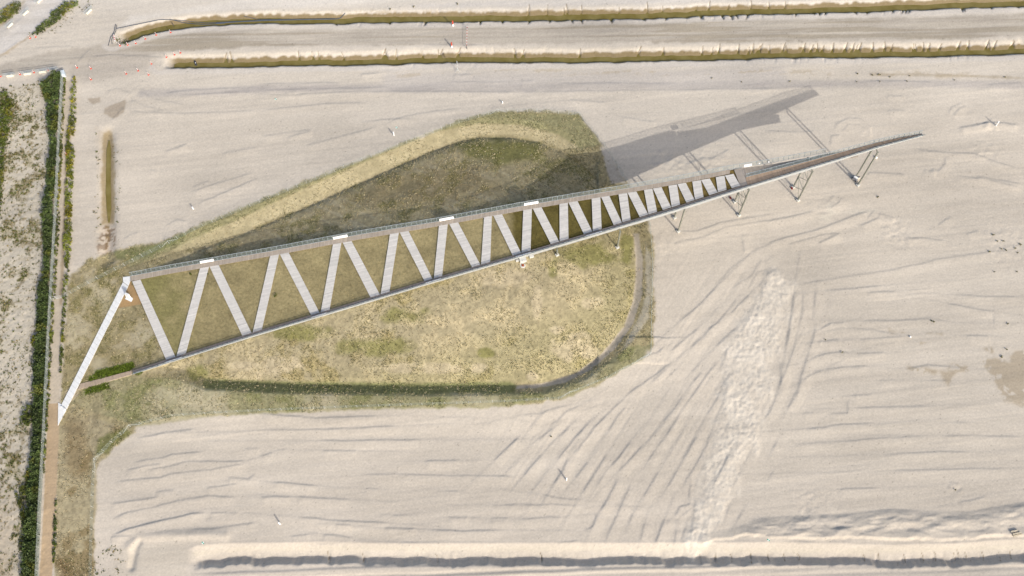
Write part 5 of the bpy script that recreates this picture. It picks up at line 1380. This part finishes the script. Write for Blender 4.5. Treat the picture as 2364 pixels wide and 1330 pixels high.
# plain white stakes
for (a, b_), h, lb in (((446.5, 482.5), 1.3, 'short white stake on the sand north of the bright grass bank, leftmost of the stakes'), ((909.5, 312.5), 1.9, 'white stake on the pale sand north-west of the grassed enclosure'), ((1160, 238.5), 1.0, 'short white stake above the top corner of the enclosure fence'), ((646.5, 1209.5), 1.8, 'white stake on the scraped sand in the lower left, south of the ramp'), ((1307.5, 1108), 2.1, 'white stake among the diagonal ridges in the lower middle'), ((2299, 290), 2.3, 'white stake on rough sand near the right edge, level with the ramp tip')):
    p = gp(a, b_)
    r_ = thing('white_stake', p, lb, 'stake', 'white stakes standing on the sand')
    mb = MB(); mb.lathe(p - zv(.2), [(0.21, 0), (0.21, h + .2), (0.12, h + .26)], 8); build('stake', mb, MT['white'], r_)
    mb = MB(); mb.lathe(p, [(0.3, 0), (0.24, 0.08)], 8); build('collar', mb, MT['conc'], r_)

# rail barriers on white concrete blocks
def rail_barrier(px, py, ang, label, group):
    p = gp(px, py)
    r_ = thing('rail_barrier', p, label, 'barrier', group)
    d = Vector((math.cos(ang), math.sin(ang), 0)); n = Vector((-d.y, d.x, 0))
    mb = MB(); mb.box(p - zv(.05), (2.3, 0.55, 0.5), ang); mb.box(p + zv(.452), (2.2, 0.34, 0.18), ang); build('concrete_block', mb, MT['cream'], r_)
    for h in (0.75, 1.2, 1.75):
        mb = MB(); mb.tube(p - d * 1.95 + zv(h), p + d * 1.95 + zv(h), 0.075, 6); build('rail', mb, MT['rail'], r_)
    for f in (-.8, .8):
        mb = MB(); mb.tube(p + d * f + zv(.6), p + d * f + zv(1.8), 0.05, 6); build('upright', mb, MT['rail'], r_)
ga = math.atan2(*(lambda v: (v.y, v.x))(gp(33, 174.5) - gp(16, 177)))
for (a, b_), lb in (((24.5, 176), 'rail barrier on a cream block, westernmost in the row by the hedge'), ((64, 171.5), 'rail barrier on a cream block, second from west in the row by the hedge'), ((99, 167), 'rail barrier on a cream block, third from west in the row by the hedge'), ((123, 163.5), 'rail barrier on a cream block partly hidden by the tip of the hedge')):
    rail_barrier(a, b_, ga, lb, 'rail barriers north of the hedge')
gb = math.atan2(*(lambda v: (v.y, v.x))(gp(65, 26) - gp(54, 36)))
for (a, b_), lb in (((24, 60), 'rail barrier on a cream block west of the pale road, southern one'), ((60, 31), 'rail barrier on a cream block west of the pale road, middle one'), ((92, 3), 'rail barrier on a cream block cut off by the top edge of the picture'), ((206, 28), 'rail barrier on a cream block standing alone east of the bush strip')):
    rail_barrier(a, b_, gb, lb, 'rail barriers beside the pale road')

# utility cabinet at the fence end
p = gp(148.5, 173.5)
cb = thing('utility_cabinet', p, 'pale blue-grey cabinet standing at the north end of the long wire fence', 'cabinet')
mb = MB(); mb.box(p - zv(.1), (1.15, 1.8, 1.5), 0.35); build('body', mb, MT['cab'], cb)
mb = MB(); mb.box(p + zv(1.403), (1.25, 1.9, 0.1), 0.35); build('lid', mb, MT['cab'], cb)
mb = MB(); mb.box(p + Vector((.52, -.25, .2)), (.08, 1.3, 1.0), 0.35); build('door', mb, MT['grey'], cb)
# striped trestle near ditch head
p = gp(265.5, 92)
tr_ = thing('striped_trestle', p, 'red and white striped trestle beside the west end of the first ditch', 'trestle')
a, b_ = gp(264, 84), gp(267.5, 98)
for k in range(7):
    mb = MB(); mb.beam((a + zv(.9)).lerp(b_ + zv(.9), k / 7), (a + zv(.9)).lerp(b_ + zv(.9), (k + 1) / 7), 0.28, 0.12); build('stripe', mb, MT['red'] if k % 2 else MT['white'], tr_)
for w in (a, b_):
    mb = MB(); mb.tube(w + Vector((-.4, 0, 0)), w + zv(.9), .04, 6); mb.tube(w + Vector((.4, 0, 0)), w + zv(.9), .04, 6); build('leg', mb, MT['white'], tr_)

# hoses
def hose(pxs, r, label, h=0.12, n=5):
    pts = [gp(*p) for p in pxs]
    mb = MB(); dn = []
    for a, b_ in zip(pts[:-1], pts[1:]):
        k = max(1, int((b_ - a).length / 1.2))
        for i in range(k):
            w = a.lerp(b_, i / k); w.z = max(float(zt(w.x, w.y)), -0.96) + h; dn.append(w)
    w = pts[-1].copy(); w.z = max(float(zt(w.x, w.y)), -0.96) + h; dn.append(w)
    for a, b_ in zip(dn[:-1], dn[1:]): mb.tube(a, b_, r, 6)
    o = build('hose', mb, MT['hose'])
    tag(o, label, 'hose', 'hoses at the first ditch')
hose([(268, 67), (300, 60), (340, 52), (368, 46), (395, 45.5), (420, 52), (450, 57), (480, 58), (520, 55)], 0.11, 'thin dark hose curving round the west end of the first ditch')
hose([(392, 46), (430, 49), (480, 55), (540, 51), (600, 49), (650, 46)], 0.09, 'dark hose following the north edge of the first ditch water')
hose([(500, 55), (560, 51), (620, 48.5), (680, 47), (740, 46), (775, 45)], 0.2, 'thick blue-grey hose lying along the first ditch')
hose([(563, 38), (578, 41), (596, 46), (640, 47)], 0.09, 'short dark hose coming down the north bank into the first ditch')
hose([(776, 46), (786, 42), (797, 31)], 0.12, 'end of a dark hose bent up the bank away from the ditch')
hose([(267, 56), (265, 70), (262, 78), (256, 86), (253, 96), (250, 106)], 0.1, 'dark hose bundle lying on sand west of the striped trestle')
hose([(270, 58), (268, 72), (262, 84), (258, 92), (259, 102)], 0.08, 'thin dark hose tangled beside the hose bundle')
mb = MB(); p = gp(402, 62); mb.tube(p - zv(.2), p + zv(2.2), .1, 8); o = build('pump_post', mb, MT['dark'])
tag(o, 'dark upright pipe standing in the first ditch', 'pipe')
# dark object in the second ditch
p = gp(452.5, 148)
tb = thing('pump', p, 'small black and white pump lying in the west end of the second ditch', 'pump')
mb = MB(); mb.tube(p + Vector((-.35, .9, .35)), p + Vector((.3, -.8, .45)), .34, 10); build('body', mb, MT['dark'], tb)
mb = MB(); mb.tube(p + Vector((.0, .1, .72)), p + Vector((.1, -.3, .72)), .12, 8); build('cap', mb, MT['white'], tb)

# rust red cover, boxes under the ramp, ball, survey marks, planks
p = gp(1207, 613)
cv = thing('manhole', p, 'round rust red cover set in a concrete ring beside the abutment', 'manhole')
mb = MB(); mb.lathe(p - zv(.3), [(0.8, 0), (0.8, 0.42), (0.7, 0.45)], 16); build('ring', mb, MT['conc'], cv)
mb = MB(); mb.lathe(p + zv(.152), [(0.42, 0), (0.42, 0.08), (0.2, 0.1)], 16); build('cover', mb, MT['rust'], cv)
for (a, b_), lb in (((1827.5, 435.5), 'dark red box beside the far footing of the braced legs below the ramp'), ((1686, 457.5), 'small dark red box showing just below the ramp edge')):
    p = gp(a, b_)
    r_ = thing('red_box', p, lb, 'box')
    mb = MB(); mb.box(p, (.3, .75, .4), .35); build('body', mb, MT['darkred'], r_)
    mb = MB(); mb.box(p + zv(.402), (.34, .8, .05), .35); build('lid', mb, MT['darkred'], r_)
p = gp(1973, 415)
eq = thing('generator', p, 'grey and white site machine standing between the two outermost ramp legs', 'machine')
mb = MB(); mb.box(p + zv(.3), (1.5, .95, 1.0), -.6); build('body', mb, MT['grey'], eq)
mb = MB(); mb.box(p + zv(1.302), (1.2, .7, .12), -.6); build('lid', mb, MT['white'], eq)
for s_ in (-1, 1):
    mb = MB(); c = p + Vector((.4 * s_, -.55 * s_, .3)); mb.tube(c + Vector((-.35, -.1, 0)), c + Vector((-.2, 0, 0)), .3, 10); build('wheel', mb, MT['dark'], eq)
mb = MB(); mb.tube(p + Vector((.4, -.6, .5)), p + Vector((1.2, -1.6, .2)), .05, 6); build('drawbar', mb, MT['dark'], eq)
p = gp(1981.5, 411)
r_ = thing('storage_case', p, 'pale case with dark lid on the sand beside the site machine', 'case')
mb = MB(); mb.box(p, (.8, .6, .5), .4); build('body', mb, MT['cream'], r_)
mb = MB(); mb.box(p + zv(.502), (.7, .4, .12), .4); build('lid', mb, MT['dark'], r_)
p = gp(2022, 365)
mb = MB(); mb.lathe(p - zv(.05), [(0.2, 0), (0.34, .12), (0.4, .34), (0.36, .56), (.2, .72), (.05, .77)], 14)
o = build('white_ball', mb, MT['white'], None, True); tag(o, 'round white ball lying on sand below the ramp tip', 'ball')
p = gp(2101, 778); mb = MB(); mb.lathe(p - zv(.05), [(0.16, 0), (0.26, .1), (0.3, .25), (0.2, .42), (.05, .47)], 12)
o = build('white_ball', mb, MT['white'], None, True); tag(o, 'small white ball on damp streaked sand at the right', 'ball')
for (a, b_), lb in (((468.5, 1253.5), 'green and white survey plate on sand by the trench, lower left'), ((1774, 1247), 'green and white survey plate on sand above the trench, lower right'), ((636.5, 229), 'green and white survey plate on sand north of the ramp, western one'), ((915.5, 294.5), 'green and white survey plate near the white stake north of the ramp')):
    p = gp(a, b_) + zv(.03)
    r_ = thing('survey_plate', p, lb, 'survey mark', 'survey plates on the sand')
    for i_, (sx, sy) in enumerate(((-1, -1), (1, -1), (1, 1), (-1, 1))):
        mb = MB(); mb.box(p + Vector((sx * .15, sy * .15, 0)), (.296, .296, .03), 0); build('quarter', mb, MT['green'] if i_ % 2 else MT['white'], r_)
p = gp(2345, 1233)
ps = thing('plank_pile', p, 'few pale timber planks lying on the ridge at the lower right edge', 'planks')
for k, (dx, dy, L_) in enumerate(((-.3, .75, 2.0), (.2, .1, 2.3), (.4, -.35, 2.4))):
    c = p + Vector((dx, dy, 0)); c.z = float(zt(c.x, c.y)) + .1
    mb = MB(); d = Vector((math.cos(.16), math.sin(.16), 0.02)) * L_ / 2; mb.beam(c - d + zv(.14), c + d + zv(.14), .34, .26); build('plank', mb, MT['wood'], ps)
